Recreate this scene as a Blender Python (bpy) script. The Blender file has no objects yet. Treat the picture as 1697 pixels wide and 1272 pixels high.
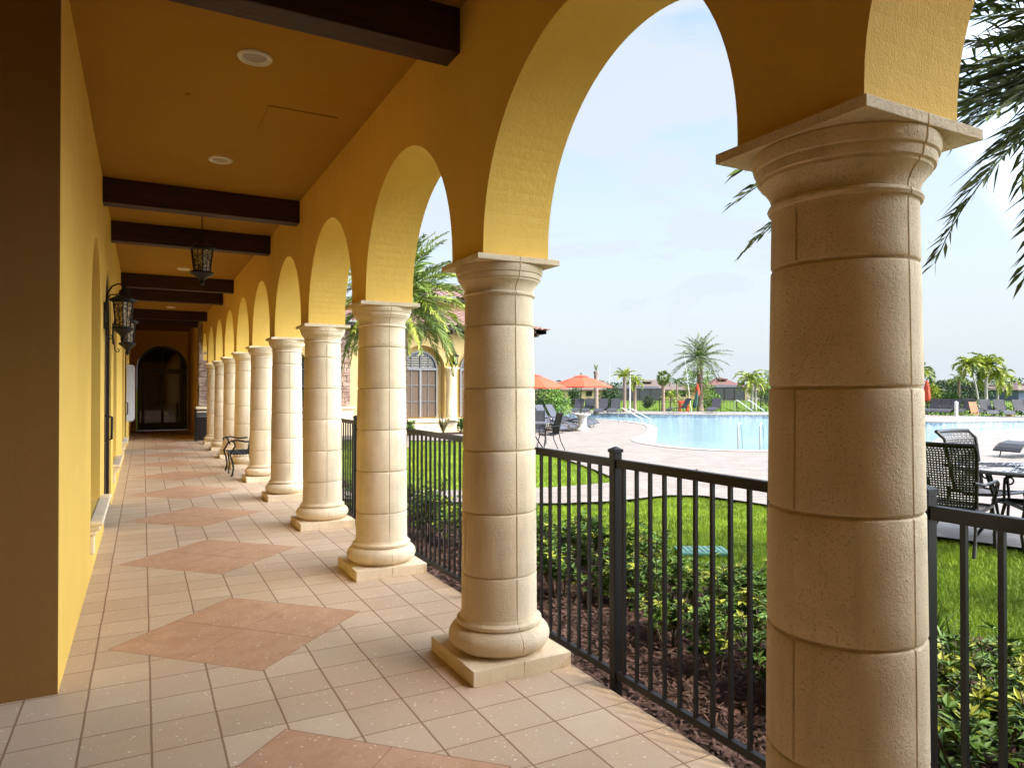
import bpy, math, random
import numpy as np
from mathutils import Vector, Matrix
PI = math.pi
S = bpy.context.scene
COL = S.collection

# ------------------------------------------------------------------ camera, world, sun, exposure
F, H0, YAW, PITCH = 1150.0, 1.6, math.radians(28.0), math.radians(0.4377)
cd = bpy.data.cameras.new('camera'); cam = bpy.data.objects.new('camera', cd); COL.objects.link(cam)
cam.location = (0, 0, H0); cam.rotation_euler = (PI/2 + PITCH, 0, -YAW)
cd.sensor_width = 36; cd.lens = 36*F/1697; cd.clip_start = 0.05; cd.clip_end = 3000
S.camera = cam
SUN_EL, SUN_AZ = math.radians(58), math.radians(150)      # azimuth clockwise from +Y
w = bpy.data.worlds.new('World'); S.world = w; w.use_nodes = True
nt = w.node_tree; N = nt.nodes; L = nt.links
bg = N['Background']; bg.inputs['Strength'].default_value = 0.15
sky = N.new('ShaderNodeTexSky'); sky.sky_type = 'NISHITA'; sky.sun_disc = False
sky.sun_elevation = SUN_EL; sky.sun_rotation = SUN_AZ; sky.air_density = 1.3; sky.dust_density = 2.5; sky.ozone_density = 1.2
tc = N.new('ShaderNodeTexCoord'); mp = N.new('ShaderNodeMapping'); mp.inputs['Scale'].default_value = (1.0, 1.0, 2.6)
nz = N.new('ShaderNodeTexNoise'); nz.inputs['Scale'].default_value = 3.4; nz.inputs['Detail'].default_value = 9; nz.inputs['Roughness'].default_value = .58
nz.inputs['Distortion'].default_value = .35
cr = N.new('ShaderNodeValToRGB'); cr.color_ramp.elements[0].position = .40; cr.color_ramp.elements[1].position = .58
cr.color_ramp.elements[1].color = (.9, .9, .9, 1)
sx = N.new('ShaderNodeSeparateXYZ')
hz = N.new('ShaderNodeMapRange'); hz.inputs['From Min'].default_value = -.02; hz.inputs['From Max'].default_value = .5
hz.inputs['To Min'].default_value = 1.0; hz.inputs['To Max'].default_value = .22
mx = N.new('ShaderNodeMath'); mx.operation = 'MAXIMUM'
mix = N.new('ShaderNodeMix'); mix.data_type = 'RGBA'
mix.inputs['B'].default_value = (2.55, 2.80, 3.05, 1)
L.new(tc.outputs['Generated'], mp.inputs['Vector']); L.new(mp.outputs[0], nz.inputs['Vector']); L.new(nz.outputs['Fac'], cr.inputs[0])
L.new(tc.outputs['Generated'], sx.inputs[0]); L.new(sx.outputs['Z'], hz.inputs['Value'])
L.new(cr.outputs[0], mx.inputs[0]); L.new(hz.outputs[0], mx.inputs[1]); L.new(mx.outputs[0], mix.inputs['Factor'])
L.new(sky.outputs[0], mix.inputs['A']); 
dt = N.new('ShaderNodeVectorMath'); dt.operation = 'DOT_PRODUCT'; L.new(tc.outputs['Generated'], dt.inputs[0])
dt.inputs[1].default_value = (.75, -.43, .5)
def wm(op, a, b):
    x = N.new('ShaderNodeMath'); x.operation = op
    for i, v in enumerate((a, b)):
        if isinstance(v, bpy.types.NodeSocket): L.new(v, x.inputs[i])
        else: x.inputs[i].default_value = v
    return x.outputs[0]
glow = wm('ADD', wm('MULTIPLY', wm('POWER', wm('MAXIMUM', wm('SUBTRACT', dt.outputs['Value'], 0.56), 0.0), 1.0), 14.0), 0.78)      # extra sky brightness added beside the view to light the porch
gm = N.new('ShaderNodeVectorMath'); gm.operation = 'SCALE'; L.new(mix.outputs['Result'], gm.inputs[0]); L.new(glow, gm.inputs['Scale'])
L.new(gm.outputs[0], bg.inputs['Color'])
sd = bpy.data.lights.new('sun', 'SUN'); sd.energy = 2.0; sd.angle = math.radians(5); sd.color = (1, .91, .78)
sun = bpy.data.objects.new('sun', sd); COL.objects.link(sun)
dirv = Vector((math.sin(SUN_AZ)*math.cos(SUN_EL), math.cos(SUN_AZ)*math.cos(SUN_EL), math.sin(SUN_EL)))
sun.rotation_euler = dirv.to_track_quat('Z', 'Y').to_euler()
S.view_settings.view_transform = 'Standard'; S.view_settings.look = 'None'; S.view_settings.exposure = 1.42; S.view_settings.gamma = 1
S.cycles.max_bounces = 10; S.cycles.diffuse_bounces = 6; S.cycles.glossy_bounces = 3; S.cycles.transmission_bounces = 4
S.cycles.use_denoising = True; S.cycles.sample_clamp_indirect = 8
S.cycles.caustics_reflective = False; S.cycles.caustics_refractive = False

rng = random.Random(7); nr = np.random.RandomState(7)
SN, CS = math.sin(YAW), math.cos(YAW)
def at(px, d, z=0.0):
    a = (px-848.5)/F
    return Vector(((a*CS+SN)*d, (CS-a*SN)*d, z))
def camdir(r, f):           # heading (radians about z) of an object whose +Y should point right*r + away*f as seen
    x = r*CS+f*SN; y = -r*SN+f*CS
    return math.atan2(-x, y)

# ------------------------------------------------------------------ mesh helpers
class MB:
    def __init__(s): s.v = []; s.f = []; s.m = []; s.mi = 0; s.np = []
    def face(s, pts):
        b = len(s.v); s.v += [tuple(p) for p in pts]; s.f.append(tuple(range(b, b+len(pts)))); s.m.append(s.mi)
    def box(s, a, b, M=None):
        x0, y0, z0 = a; x1, y1, z1 = b
        P = [(x0,y0,z0),(x1,y0,z0),(x1,y1,z0),(x0,y1,z0),(x0,y0,z1),(x1,y0,z1),(x1,y1,z1),(x0,y1,z1)]
        if M is not None: P = [tuple(M @ Vector(p)) for p in P]
        n = len(s.v); s.v += P
        for q in ((0,3,2,1),(4,5,6,7),(0,1,5,4),(1,2,6,5),(2,3,7,6),(3,0,4,7)):
            s.f.append(tuple(n+i for i in q)); s.m.append(s.mi)
        return s
    def tube(s, pts, r, n=8, cap=True):
        pts = [Vector(p) for p in pts]; k = len(pts)
        rs = r if isinstance(r, (list, tuple)) else [r]*k
        t0 = (pts[1]-pts[0]).normalized(); up = Vector((0,0,1)) if abs(t0.z) < .9 else Vector((1,0,0))
        u = t0.cross(up).normalized(); b0 = len(s.v)
        for i, p in enumerate(pts):
            t = (pts[min(i+1,k-1)]-pts[max(i-1,0)]).normalized()
            u = (u - t*u.dot(t)).normalized(); w_ = t.cross(u)
            for j in range(n):
                a = 2*PI*j/n; s.v.append(tuple(p+(u*math.cos(a)+w_*math.sin(a))*rs[i]))
        for i in range(k-1):
            for j in range(n):
                a = b0+i*n+j; b = b0+i*n+(j+1) % n; s.f.append((a, b, b+n, a+n)); s.m.append(s.mi)
        if cap:
            s.f.append(tuple(b0+j for j in range(n))[::-1]); s.f.append(tuple(b0+(k-1)*n+j for j in range(n))); s.m += [s.mi]*2
        return s
    def lathe(s, prof, n=24, c=(0,0,0), angs=None, rf=None):
        A = angs if angs is not None else [2*PI*j/n for j in range(n)]
        n = len(A); b0 = len(s.v)
        for (r, z) in prof:
            for a in A:
                rr = rf(r, z, a) if rf else r
                s.v.append((c[0]+rr*math.cos(a), c[1]+rr*math.sin(a), c[2]+z))
        for i in range(len(prof)-1):
            for j in range(n):
                a = b0+i*n+j; b = b0+i*n+(j+1) % n; s.f.append((a, b, b+n, a+n)); s.m.append(s.mi)
        if prof[0][0] > 1e-4: s.f.append(tuple(b0+j for j in range(n))[::-1]); s.m.append(s.mi)
        if prof[-1][0] > 1e-4: s.f.append(tuple(b0+(len(prof)-1)*n+j for j in range(n))); s.m.append(s.mi)
        return s
    def arr(s, V, k, mi=None):      # numpy (n*k,3) faces of k verts each
        s.np.append((np.asarray(V, float).reshape(-1, 3), k, s.mi if mi is None else mi)); return s
    def build(s, name, mats, parent=None, smooth=False, bevel=0, loc=None, rz=0, ang=40):
        me = bpy.data.meshes.new(name)
        v = list(s.v); f = list(s.f); m = list(s.m)
        if s.np:
            base = len(v); vv = [np.array(v).reshape(-1, 3)] if v else []
            for V, k, mi in s.np:
                cnt = len(V)//k; idx = (np.arange(cnt*k)+base).reshape(-1, k)
                f += [tuple(q) for q in idx.tolist()]; m += [mi]*cnt; base += len(V); vv.append(V)
            v = np.concatenate(vv).tolist()
        me.from_pydata(v, [], f)
        mats = mats if isinstance(mats, (list, tuple)) else [mats]
        for x in mats: me.materials.append(x)
        if len(mats) > 1: me.polygons.foreach_set('material_index', m)
        if smooth: me.polygons.foreach_set('use_smooth', [True]*len(me.polygons))
        me.update()
        if smooth:
            try: me.set_sharp_from_angle(angle=math.radians(ang))
            except Exception: pass
        o = bpy.data.objects.new(name, me); COL.objects.link(o)
        if parent: o.parent = parent
        if loc is not None: o.location = loc
        if rz: o.rotation_euler.z = rz
        if bevel:
            b = o.modifiers.new('bevel', 'BEVEL'); b.width = bevel; b.segments = 2; b.limit_method = 'ANGLE'; b.angle_limit = math.radians(ang)
        return o
def tag(o, label=None, cat=None, group=None, kind=None):
    if label: o['label'] = label
    if cat: o['category'] = cat
    if group: o['group'] = group
    if kind: o['kind'] = kind
    return o
def empty(name, loc=(0,0,0), rz=0, label=None, cat=None, group=None):
    o = bpy.data.objects.new(name, None); COL.objects.link(o); o.location = loc; o.rotation_euler = (0, 0, rz); o.empty_display_size = .1
    return tag(o, label, cat, group)
def dup(o, parent=None):
    c = o.copy(); COL.objects.link(c)
    if parent: c.parent = parent
    for ch in list(o.children): dup(ch, c)
    return c
def place(o, loc, rz, label, first, sc=1):
    c = o if first else dup(o)
    c.location = loc; c.rotation_euler = (0, 0, rz); c['label'] = label
    if sc != 1: c.scale = (sc, sc, sc)
    return c

# ------------------------------------------------------------------ material helpers
class NT:
    def __init__(s, name):
        s.m = bpy.data.materials.new(name); s.m.use_nodes = True; s.t = s.m.node_tree; s.N = s.t.nodes; s.b = s.N['Principled BSDF']
    def n(s, typ, **kw):
        x = s.N.new(typ)
        for k, v in kw.items():
            if k in x.inputs: s.put(x.inputs[k], v)
            else: setattr(x, k, v)
        return x
    def put(s, inp, v):
        if isinstance(v, bpy.types.NodeSocket): s.t.links.new(v, inp)
        else: inp.default_value = v
    def M(s, op, a, b=0.0, c=0.0):
        x = s.N.new('ShaderNodeMath'); x.operation = op
        s.put(x.inputs[0], a); s.put(x.inputs[1], b); s.put(x.inputs[2], c); return x.outputs[0]
    def mix(s, f, a, b):
        x = s.N.new('ShaderNodeMix'); x.data_type = 'RGBA'
        s.put(x.inputs['Factor'], f); s.put(x.inputs['A'], a); s.put(x.inputs['B'], b); return x.outputs['Result']
    def noise(s, scale, detail=4, rough=.5, vec=None):
        x = s.n('ShaderNodeTexNoise', Scale=scale, Detail=detail, Roughness=rough); s.put(x.inputs['Vector'], vec or s.obj()); return x.outputs['Fac']
    def obj(s):
        if not hasattr(s, '_o'): s._o = s.N.new('ShaderNodeTexCoord').outputs['Object']
        return s._o
    def geo(s):
        if not hasattr(s, '_g'): s._g = s.N.new('ShaderNodeNewGeometry').outputs['Position']
        return s._g
    def ramp(s, f, lo, hi):
        x = s.n('ShaderNodeMapRange'); s.put(x.inputs['Value'], f); x.inputs['From Min'].default_value = lo; x.inputs['From Max'].default_value = hi; return x.outputs[0]
    def bump(s, h, strength=.3, dist=.01):
        x = s.N.new('ShaderNodeBump'); x.inputs['Strength'].default_value = strength; x.inputs['Distance'].default_value = dist
        s.put(x.inputs['Height'], h); s.put(s.b.inputs['Normal'], x.outputs[0]); return x
    def out(s, col, rough=.6, metal=0, spec=.5):
        s.put(s.b.inputs['Base Color'], col); s.put(s.b.inputs['Roughness'], rough); s.b.inputs['Metallic'].default_value = metal
        s.b.inputs['Specular IOR Level'].default_value = spec; return s.m
def C4(c, k=1.0): return (min(c[0]*k, 1), min(c[1]*k, 1), min(c[2]*k, 1), 1)
def pm(name, col, rough=.6, var=.12, vs=3, bump=0, bs=80, metal=0, spec=.5, world=False):
    n = NT(name); vec = n.geo() if world else n.obj()
    c = n.mix(n.ramp(n.noise(vs, 5, .6, vec), .3, .7), C4(col, 1-var), C4(col, 1+var))
    if bump: n.bump(n.noise(bs, 3, .6, vec), bump, .006)
    return n.out(c, rough, metal, spec)
def stucco(name, col):
    n = NT(name); g = n.geo()
    big = n.ramp(n.noise(.9, 5, .6, g), .3, .7); fine = n.noise(150, 3, .7, g); mid = n.noise(28, 3, .5, g)
    st = n.n('ShaderNodeMapping'); n.put(st.inputs['Vector'], g); st.inputs['Scale'].default_value = (5, 5, .5)
    streak = n.ramp(n.noise(1.5, 4, .6, st.outputs[0]), .35, .75)
    c = n.mix(big, C4(col, .93), C4(col, 1.05)); c = n.mix(n.M('MULTIPLY', streak, .35), c, C4(col, .86))
    n.bump(n.M('ADD', fine, n.M('MULTIPLY', mid, .8)), .55, .004)
    return n.out(c, .85, 0, .2)
M = {}
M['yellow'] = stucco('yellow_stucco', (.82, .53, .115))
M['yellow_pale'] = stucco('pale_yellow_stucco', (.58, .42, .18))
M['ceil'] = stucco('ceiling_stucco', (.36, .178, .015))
M['yellow_shade'] = stucco('shade_darkened_stucco', (.26, .135, .035))  # the yellow wall paint, darkened to stand in for shade
def limestone():
    n = NT('cast_limestone'); g = n.geo()
    col = (.88, .73, .49)
    c = n.mix(n.ramp(n.noise(4, 6, .65, g), .3, .7), C4(col, .88), C4(col, 1.08))
    c = n.mix(n.M('MULTIPLY', n.ramp(n.noise(1.6, 7, .7, g), .5, .8), .45), c, (.66, .49, .30, 1))
    pits = n.ramp(n.noise(170, 2, .5, g), .60, .70)
    c = n.mix(n.M('MULTIPLY', pits, .45), c, (.36, .25, .14, 1))
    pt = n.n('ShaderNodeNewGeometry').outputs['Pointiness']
    crease = n.ramp(pt, .49, .44)
    c = n.mix(n.M('MULTIPLY', crease, .55), c, (.33, .22, .12, 1))  # darker tone in concave creases
    sp = n.n('ShaderNodeSeparateXYZ'); n.put(sp.inputs[0], g); cb = n.n('ShaderNodeCombineXYZ')
    n.put(cb.inputs[0], n.M('FLOOR', n.M('DIVIDE', n.M('SUBTRACT', sp.outputs[2], .166), .36))); n.put(cb.inputs[1], n.M('FLOOR', n.M('DIVIDE', n.M('SUBTRACT', sp.outputs[1], .235), 2.31)))
    n.put(cb.inputs[2], n.M('FLOOR', n.M('DIVIDE', n.M('SUBTRACT', sp.outputs[1], .235), 1.155)))
    wn = n.n('ShaderNodeTexWhiteNoise'); n.put(wn.inputs['Vector'], cb.outputs[0]); c = n.mix(n.M('MULTIPLY', wn.outputs['Value'], .55), c, (.63, .50, .33, 1))
    st = n.n('ShaderNodeMapping'); n.put(st.inputs['Vector'], g); st.inputs['Scale'].default_value = (9, 9, .7)
    c = n.mix(n.M('MULTIPLY', n.ramp(n.noise(1.4, 5, .65, st.outputs[0]), .52, .75), .4), c, (.50, .38, .24, 1))
    n.bump(n.M('ADD', n.noise(90, 4, .7, g), n.M('ADD', n.M('MULTIPLY', pits, -1.0), n.M('MULTIPLY', n.noise(14, 4, .6, g), 1.2))), .6, .006)
    return n.out(c, .85, 0, .25)
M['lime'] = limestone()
def floor_tile():
    n = NT('porch_floor_tile'); s_ = n.n('ShaderNodeSeparateXYZ'); n.put(s_.inputs[0], n.geo()); x, y = s_.outputs[0], s_.outputs[1]
    g = n.geo()
    wob = n.M('MULTIPLY', n.M('SUBTRACT', n.noise(3.0, 2, .5, g), .5), .008)
    def line(v, off, per, w_):
        t = n.M('DIVIDE', n.M('SUBTRACT', n.M('ADD', v, wob), off), per)
        fr = n.M('ABSOLUTE', n.M('SUBTRACT', n.M('FRACT', n.M('ADD', t, .5)), .5))     # 0 at joint
        return n.M('LESS_THAN', n.M('MULTIPLY', fr, per), w_), n.M('FLOOR', t)
    lx, ix = line(x, .04, .287, .005); ly, iy = line(y, 3.75, .2925, .0036)
    # diamonds
    PER = 2.333
    ty = n.M('DIVIDE', n.M('SUBTRACT', y, 4.95), PER); fy = n.M('SUBTRACT', n.M('FRACT', n.M('ADD', ty, .5)), .5)
    dy = n.M('MULTIPLY', fy, PER); dx = n.M('SUBTRACT', x, .6)
    dd = n.M('DIVIDE', n.M('ADD', n.M('ABSOLUTE', dx), n.M('ABSOLUTE', dy)), .785)
    inside = n.M('MULTIPLY', n.M('LESS_THAN', dd, 1.0), n.M('LESS_THAN', y, 24.5))
    edge = n.M('MULTIPLY', n.M('LESS_THAN', n.M('ABSOLUTE', n.M('SUBTRACT', dd, 1.0)), .0045), n.M('LESS_THAN', y, 24.5))
    d1 = n.M('LESS_THAN', n.M('ABSOLUTE', n.M('ADD', dx, dy)), .0045); d2 = n.M('LESS_THAN', n.M('ABSOLUTE', n.M('SUBTRACT', dx, dy)), .0025)
    gj = n.M('MAXIMUM', lx, ly); dj = n.M('MAXIMUM', d1, d2)
    ins = inside
    jt = n.M('MAXIMUM', n.M('ADD', n.M('MULTIPLY', gj, n.M('SUBTRACT', 1.0, ins)), n.M('MULTIPLY', dj, ins)), edge)
    # per tile tone
    cv = n.n('ShaderNodeCombineXYZ'); n.put(cv.inputs[0], ix); n.put(cv.inputs[1], iy)
    wn = n.n('ShaderNodeTexWhiteNoise'); wn.noise_dimensions = '3D'; n.put(wn.inputs['Vector'], cv.outputs[0])
    base = n.mix(wn.outputs['Value'], (.46, .335, .22, 1), (.615, .475, .325, 1))
    base = n.mix(n.ramp(n.noise(2.2, 6, .7, g), .35, .75), base, (.54, .375, .235, 1))
    red = n.mix(n.ramp(n.noise(5.0, 7, .75, g), .35, .65), (.44, .235, .125, 1), (.54, .32, .19, 1))
    c = n.mix(ins, base, red)
    # shell flecks
    vo = n.n('ShaderNodeTexVoronoi', Scale=26.0, Randomness=1.0); mpg = n.n('ShaderNodeMapping'); n.put(mpg.inputs['Vector'], g)
    mpg.inputs['Scale'].default_value = (1, 1.35, 1); mpg.inputs['Rotation'].default_value = (0, 0, .6); n.put(vo.inputs['Vector'], mpg.outputs[0])
    wn2 = n.n('ShaderNodeTexWhiteNoise'); n.put(wn2.inputs['Vector'], vo.outputs['Color'])
    fl = n.M('MULTIPLY', n.M('LESS_THAN', vo.outputs['Distance'], n.M('MULTIPLY', wn2.outputs['Value'], .22)), n.M('LESS_THAN', n.noise(60, 1, .5, g), .56))
    c = n.mix(n.M('MULTIPLY', fl, .75), c, (.84, .72, .60, 1))
    vo3 = n.n('ShaderNodeTexVoronoi', Scale=95.0); n.put(vo3.inputs['Vector'], g)
    fl2 = n.M('MULTIPLY', n.M('LESS_THAN', vo3.outputs['Distance'], .23), n.M('GREATER_THAN', n.noise(12, 2, .5, g), .5))
    c = n.mix(n.M('MULTIPLY', fl2, .35), c, (.80, .64, .50, 1))
    vo2 = n.n('ShaderNodeTexVoronoi', Scale=5.0); n.put(vo2.inputs['Vector'], g)
    c = n.mix(n.M('MULTIPLY', n.M('LESS_THAN', vo2.outputs['Distance'], .028), .85), c, (.10, .06, .035, 1))
    c = n.mix(n.M('MULTIPLY', jt, .75), c, (.20, .095, .04, 1))
    n.bump(n.M('ADD', n.M('MULTIPLY', jt, -1.5), n.M('MULTIPLY', n.noise(120, 3, .6, g), .35)), .5, .004)
    return n.out(c, n.mix(jt, (.5, .5, .5, 1), (.9, .9, .9, 1)), 0, .4)
M['floor'] = floor_tile()
def pavers():
    n = NT('deck_paver'); g = n.geo()
    mpg = n.n('ShaderNodeMapping'); n.put(mpg.inputs['Vector'], g); mpg.inputs['Rotation'].default_value = (0, 0, YAW)
    b = n.n('ShaderNodeTexBrick', Scale=1.0); n.put(b.inputs['Vector'], mpg.outputs[0])
    b.inputs['Brick Width'].default_value = .31; b.inputs['Row Height'].default_value = .155; b.inputs['Mortar Size'].default_value = .0045
    b.inputs['Color1'].default_value = (.17, .146, .127, 1); b.inputs['Color2'].default_value = (.235, .212, .192, 1); b.inputs['Mortar'].default_value = (.12, .095, .085, 1)
    c = n.mix(n.ramp(n.noise(1.4, 5, .7, g), .3, .7), b.outputs['Color'], (.205, .182, .163, 1))
    c2 = n.mix(.5, b.outputs['Color'], c)
    n.bump(n.M('MULTIPLY', b.outputs['Fac'], -1.0), .5, .006)
    return n.out(c2, .8, 0, .3)
M['paver'] = pavers()
def ground_grass():
    n = NT('grass_ground'); g = n.geo()
    c = n.mix(n.ramp(n.noise(.8, 6, .7, g), .3, .7), (.12, .195, .014, 1), (.17, .25, .02, 1))
    c = n.mix(n.ramp(n.noise(45, 3, .7, g), .3, .7), c, (.04, .075, .007, 1))
    n.bump(n.noise(90, 3, .8, g), .8, .03)
    return n.out(c, .9, 0, .1)
M['grass'] = ground_grass()
M['blade'] = pm('grass_blade', (.21, .30, .02), .65, .45, 1.8, spec=.25, world=True)
M['mulch'] = pm('mulch_ground', (.04, .022, .016), .95, .4, 30, .9, 60, spec=.15)
M['chip'] = pm('mulch_chip', (.075, .043, .034), .9, .6, 40, spec=.15)
def beamwood():
    n = NT('dark_stained_timber'); mpg = n.n('ShaderNodeMapping'); n.put(mpg.inputs['Vector'], n.geo()); mpg.inputs['Scale'].default_value = (.8, 14, 14)
    gr = n.noise(2.2, 6, .7, mpg.outputs[0]); c = n.mix(n.ramp(gr, .3, .7), (.018, .005, .003, 1), (.055, .019, .011, 1)); n.bump(gr, .7, .006); return n.out(c, .6, 0, .3)
M['beam'] = beamwood()
M['black'] = pm('black_powder_coat', (.006, .0045, .004), .45, .2, 8, spec=.3)
M['iron'] = pm('wrought_iron', (.008, .006, .005), .5, .3, 15, .2, 60, spec=.3)
M['white'] = pm('white_enamel', (.74, .72, .68), .5, .05, 6)
M['lens'] = pm('frosted_lens', (.22, .17, .12), .4, .05, 30)
M['bronze'] = pm('bronze_frame', (.035, .02, .013), .4, .2, 6)
M['steel'] = pm('polished_steel', (.45, .47, .48), .3, .05, 5, metal=1)
M['wicker'] = pm('dark_wicker', (.028, .024, .024), .45, .4, 120, .4, 300)
M['wickerl'] = pm('grey_wicker', (.035, .032, .032), .65, .4, 120, .4, 300)
M['sling'] = pm('dark_sling_fabric', (.035, .038, .048), .7, .2, 200)
M['cast'] = pm('cast_aluminium', (.06, .062, .07), .35, .2, 20, spec=.6)
M['orange'] = pm('orange_canvas', (.50, .062, .022), .8, .1, 2, .2, 200)
M['palmgreen'] = pm('palm_leaf', (.125, .18, .03), .5, .4, 2.5, spec=.3, world=True)
M['palmblue'] = pm('date_palm_leaf', (.11, .15, .06), .45, .35, 2.5, spec=.5, world=True)
M['palmyel'] = pm('yellow_palm_leaf', (.28, .33, .03), .5, .4, 1.2, spec=.4, world=True)
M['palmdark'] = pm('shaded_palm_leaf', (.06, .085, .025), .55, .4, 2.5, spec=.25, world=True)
M['trunk'] = pm('palm_trunk', (.26, .185, .14), .95, .4, 9, 1, 30)
M['greytrunk'] = pm('grey_palm_trunk', (.40, .37, .33), .9, .25, 5, .6, 30)
M['leaf'] = pm('green_leaf', (.065, .125, .015), .6, .45, 7, spec=.25, world=True)
M['leafyel'] = pm('variegated_leaf', (.24, .27, .03), .6, .4, 9, spec=.25, world=True)
M['leafdark'] = pm('dark_leaf', (.03, .062, .014), .5, .4, 3, spec=.35, world=True)
M['leafbright'] = pm('bright_leaf', (.11, .20, .02), .45, .4, 3, spec=.35, world=True)
M['stem'] = pm('shrub_stem', (.10, .07, .04), .9, .3, 20)
M['urn'] = pm('white_stone', (.5, .48, .44), .7, .08, 5)
M['green_lid'] = pm('green_plastic', (.045, .17, .12), .6, .15, 10)
M['bluegreen'] = pm('dark_green_canvas', (.01, .06, .045), .8, .2, 5)
M['screen'] = pm('lanai_screen', (.035, .038, .045), .8, .2, .6)
M['hwall'] = pm('house_stucco', (.45, .34, .18), .9, .08, .5)
M['hwallw'] = pm('house_cream_stucco', (.46, .40, .32), .9, .08, .5)
def rooft(name, a, b):
    n = NT(name); g = n.geo(); s_ = n.n('ShaderNodeSeparateXYZ'); n.put(s_.inputs[0], g)
    st = n.M('SINE', n.M('MULTIPLY', s_.outputs[2], 26.0))
    c = n.mix(n.ramp(n.noise(1.2, 6, .7, g), .3, .7), a, b)
    c = n.mix(n.M('MULTIPLY', n.ramp(st, .3, 1), .35), c, C4(a, .55))
    return n.out(c, .85, 0, .2)
M['roofb'] = rooft('brown_roof_tile', (.115, .088, .076, 1), (.15, .118, .103, 1))
M['roofr'] = rooft('red_roof_tile', (.125, .06, .052, 1), (.16, .082, .072, 1))
M['roofw'] = pm('clay_barrel_tile', (.20, .115, .095), .85, .4, 2.2, .3, 40)
M['fascia'] = pm('dark_fascia', (.05, .022, .014), .6, .2, 5)
def glass_dark(name, col, rough=.04):
    n = NT(name); c = n.mix(n.ramp(n.noise(.8, 3), .3, .7), C4(col, .7), C4(col, 1.3)); return n.out(c, rough, 0, .8)
M['glass'] = glass_dark('dark_window_glass', (.02, .018, .016))
M['curtain'] = None
def curtain():
    n = NT('curtained_window'); s_ = n.n('ShaderNodeSeparateXYZ'); n.put(s_.inputs[0], n.geo())
    f = n.M('SINE', n.M('MULTIPLY', s_.outputs[0], 55.0)); c = n.mix(n.ramp(f, -1, 1), (.10, .068, .045, 1), (.13, .09, .062, 1)); return n.out(c, .35, 0, .2)
M['curtain'] = curtain()
M['wframe'] = pm('grey_window_frame', (.20, .20, .21), .4, .1, 5)
M['shutter'] = pm('dark_shutter', (.03, .025, .02), .6, .2, 5)
def amber():
    n = NT('seeded_lantern_glass'); v = n.noise(42, 4, .7)
    c = n.mix(n.ramp(v, .42, .60), (.05, .03, .015, 1), (.62, .46, .24, 1)); n.bump(v, 1, .01); return n.out(c, .15, 0, .7)
M['amber'] = amber()
def water():
    n = NT('pool_water'); g = n.geo()
    mpg = n.n('ShaderNodeMapping'); n.put(mpg.inputs['Vector'], g); mpg.inputs['Rotation'].default_value = (0, 0, YAW); mpg.inputs['Scale'].default_value = (1, 1.6, 1)
    a = n.noise(2.6, 4, .6, mpg.outputs[0])
    c = n.mix(n.ramp(n.noise(.35, 4, .6, g), .35, .7), (.16, .31, .36, 1), (.25, .38, .42, 1))
    c = n.mix(n.M('MULTIPLY', n.ramp(n.noise(3.5, 3, .6, mpg.outputs[0]), .45, .62), .35), c, (.36, .50, .54, 1))
    n.bump(n.M('ADD', a, n.M('MULTIPLY', n.noise(9, 3, .6, mpg.outputs[0]), .4)), .5, .05)
    return n.out(c, .04, 0, .55)
M['water'] = water()
def pooltile():
    n = NT('pool_waterline_tile'); c = n.mix(n.ramp(n.noise(6, 2), .4, .6), (.20, .25, .32, 1), (.42, .46, .52, 1)); return n.out(c, .3)
M['ptile'] = pooltile()
M['coping'] = pm('pool_coping', (.28, .245, .215), .8, .1, 3)
def stonemat():
    n = NT('ledge_stone'); vo = n.n('ShaderNodeTexVoronoi', Scale=4.2); mpg = n.n('ShaderNodeMapping'); n.put(mpg.inputs['Vector'], n.geo()); mpg.inputs['Scale'].default_value = (1, 1, 2.2)
    n.put(vo.inputs['Vector'], mpg.outputs[0]); s_ = n.n('ShaderNodeSeparateColor'); n.put(s_.inputs[0], vo.outputs['Color'])
    c = n.mix(s_.outputs[0], (.20, .12, .095, 1), (.46, .35, .27, 1)); c = n.mix(n.M('MULTIPLY', n.noise(22, 4, .7, n.geo()), .6), c, (.30, .20, .15, 1))
    n.bump(n.noise(30, 4, .7, n.geo()), .8, .02); return n.out(c, .9, 0, .2)
M['stone'] = stonemat()
M['mortar'] = pm('stone_mortar', (.10, .075, .055), .95, .2, 10)
M['tag'] = pm('white_plastic_tag', (.7, .7, .66), .6, .05, 5)

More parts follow.
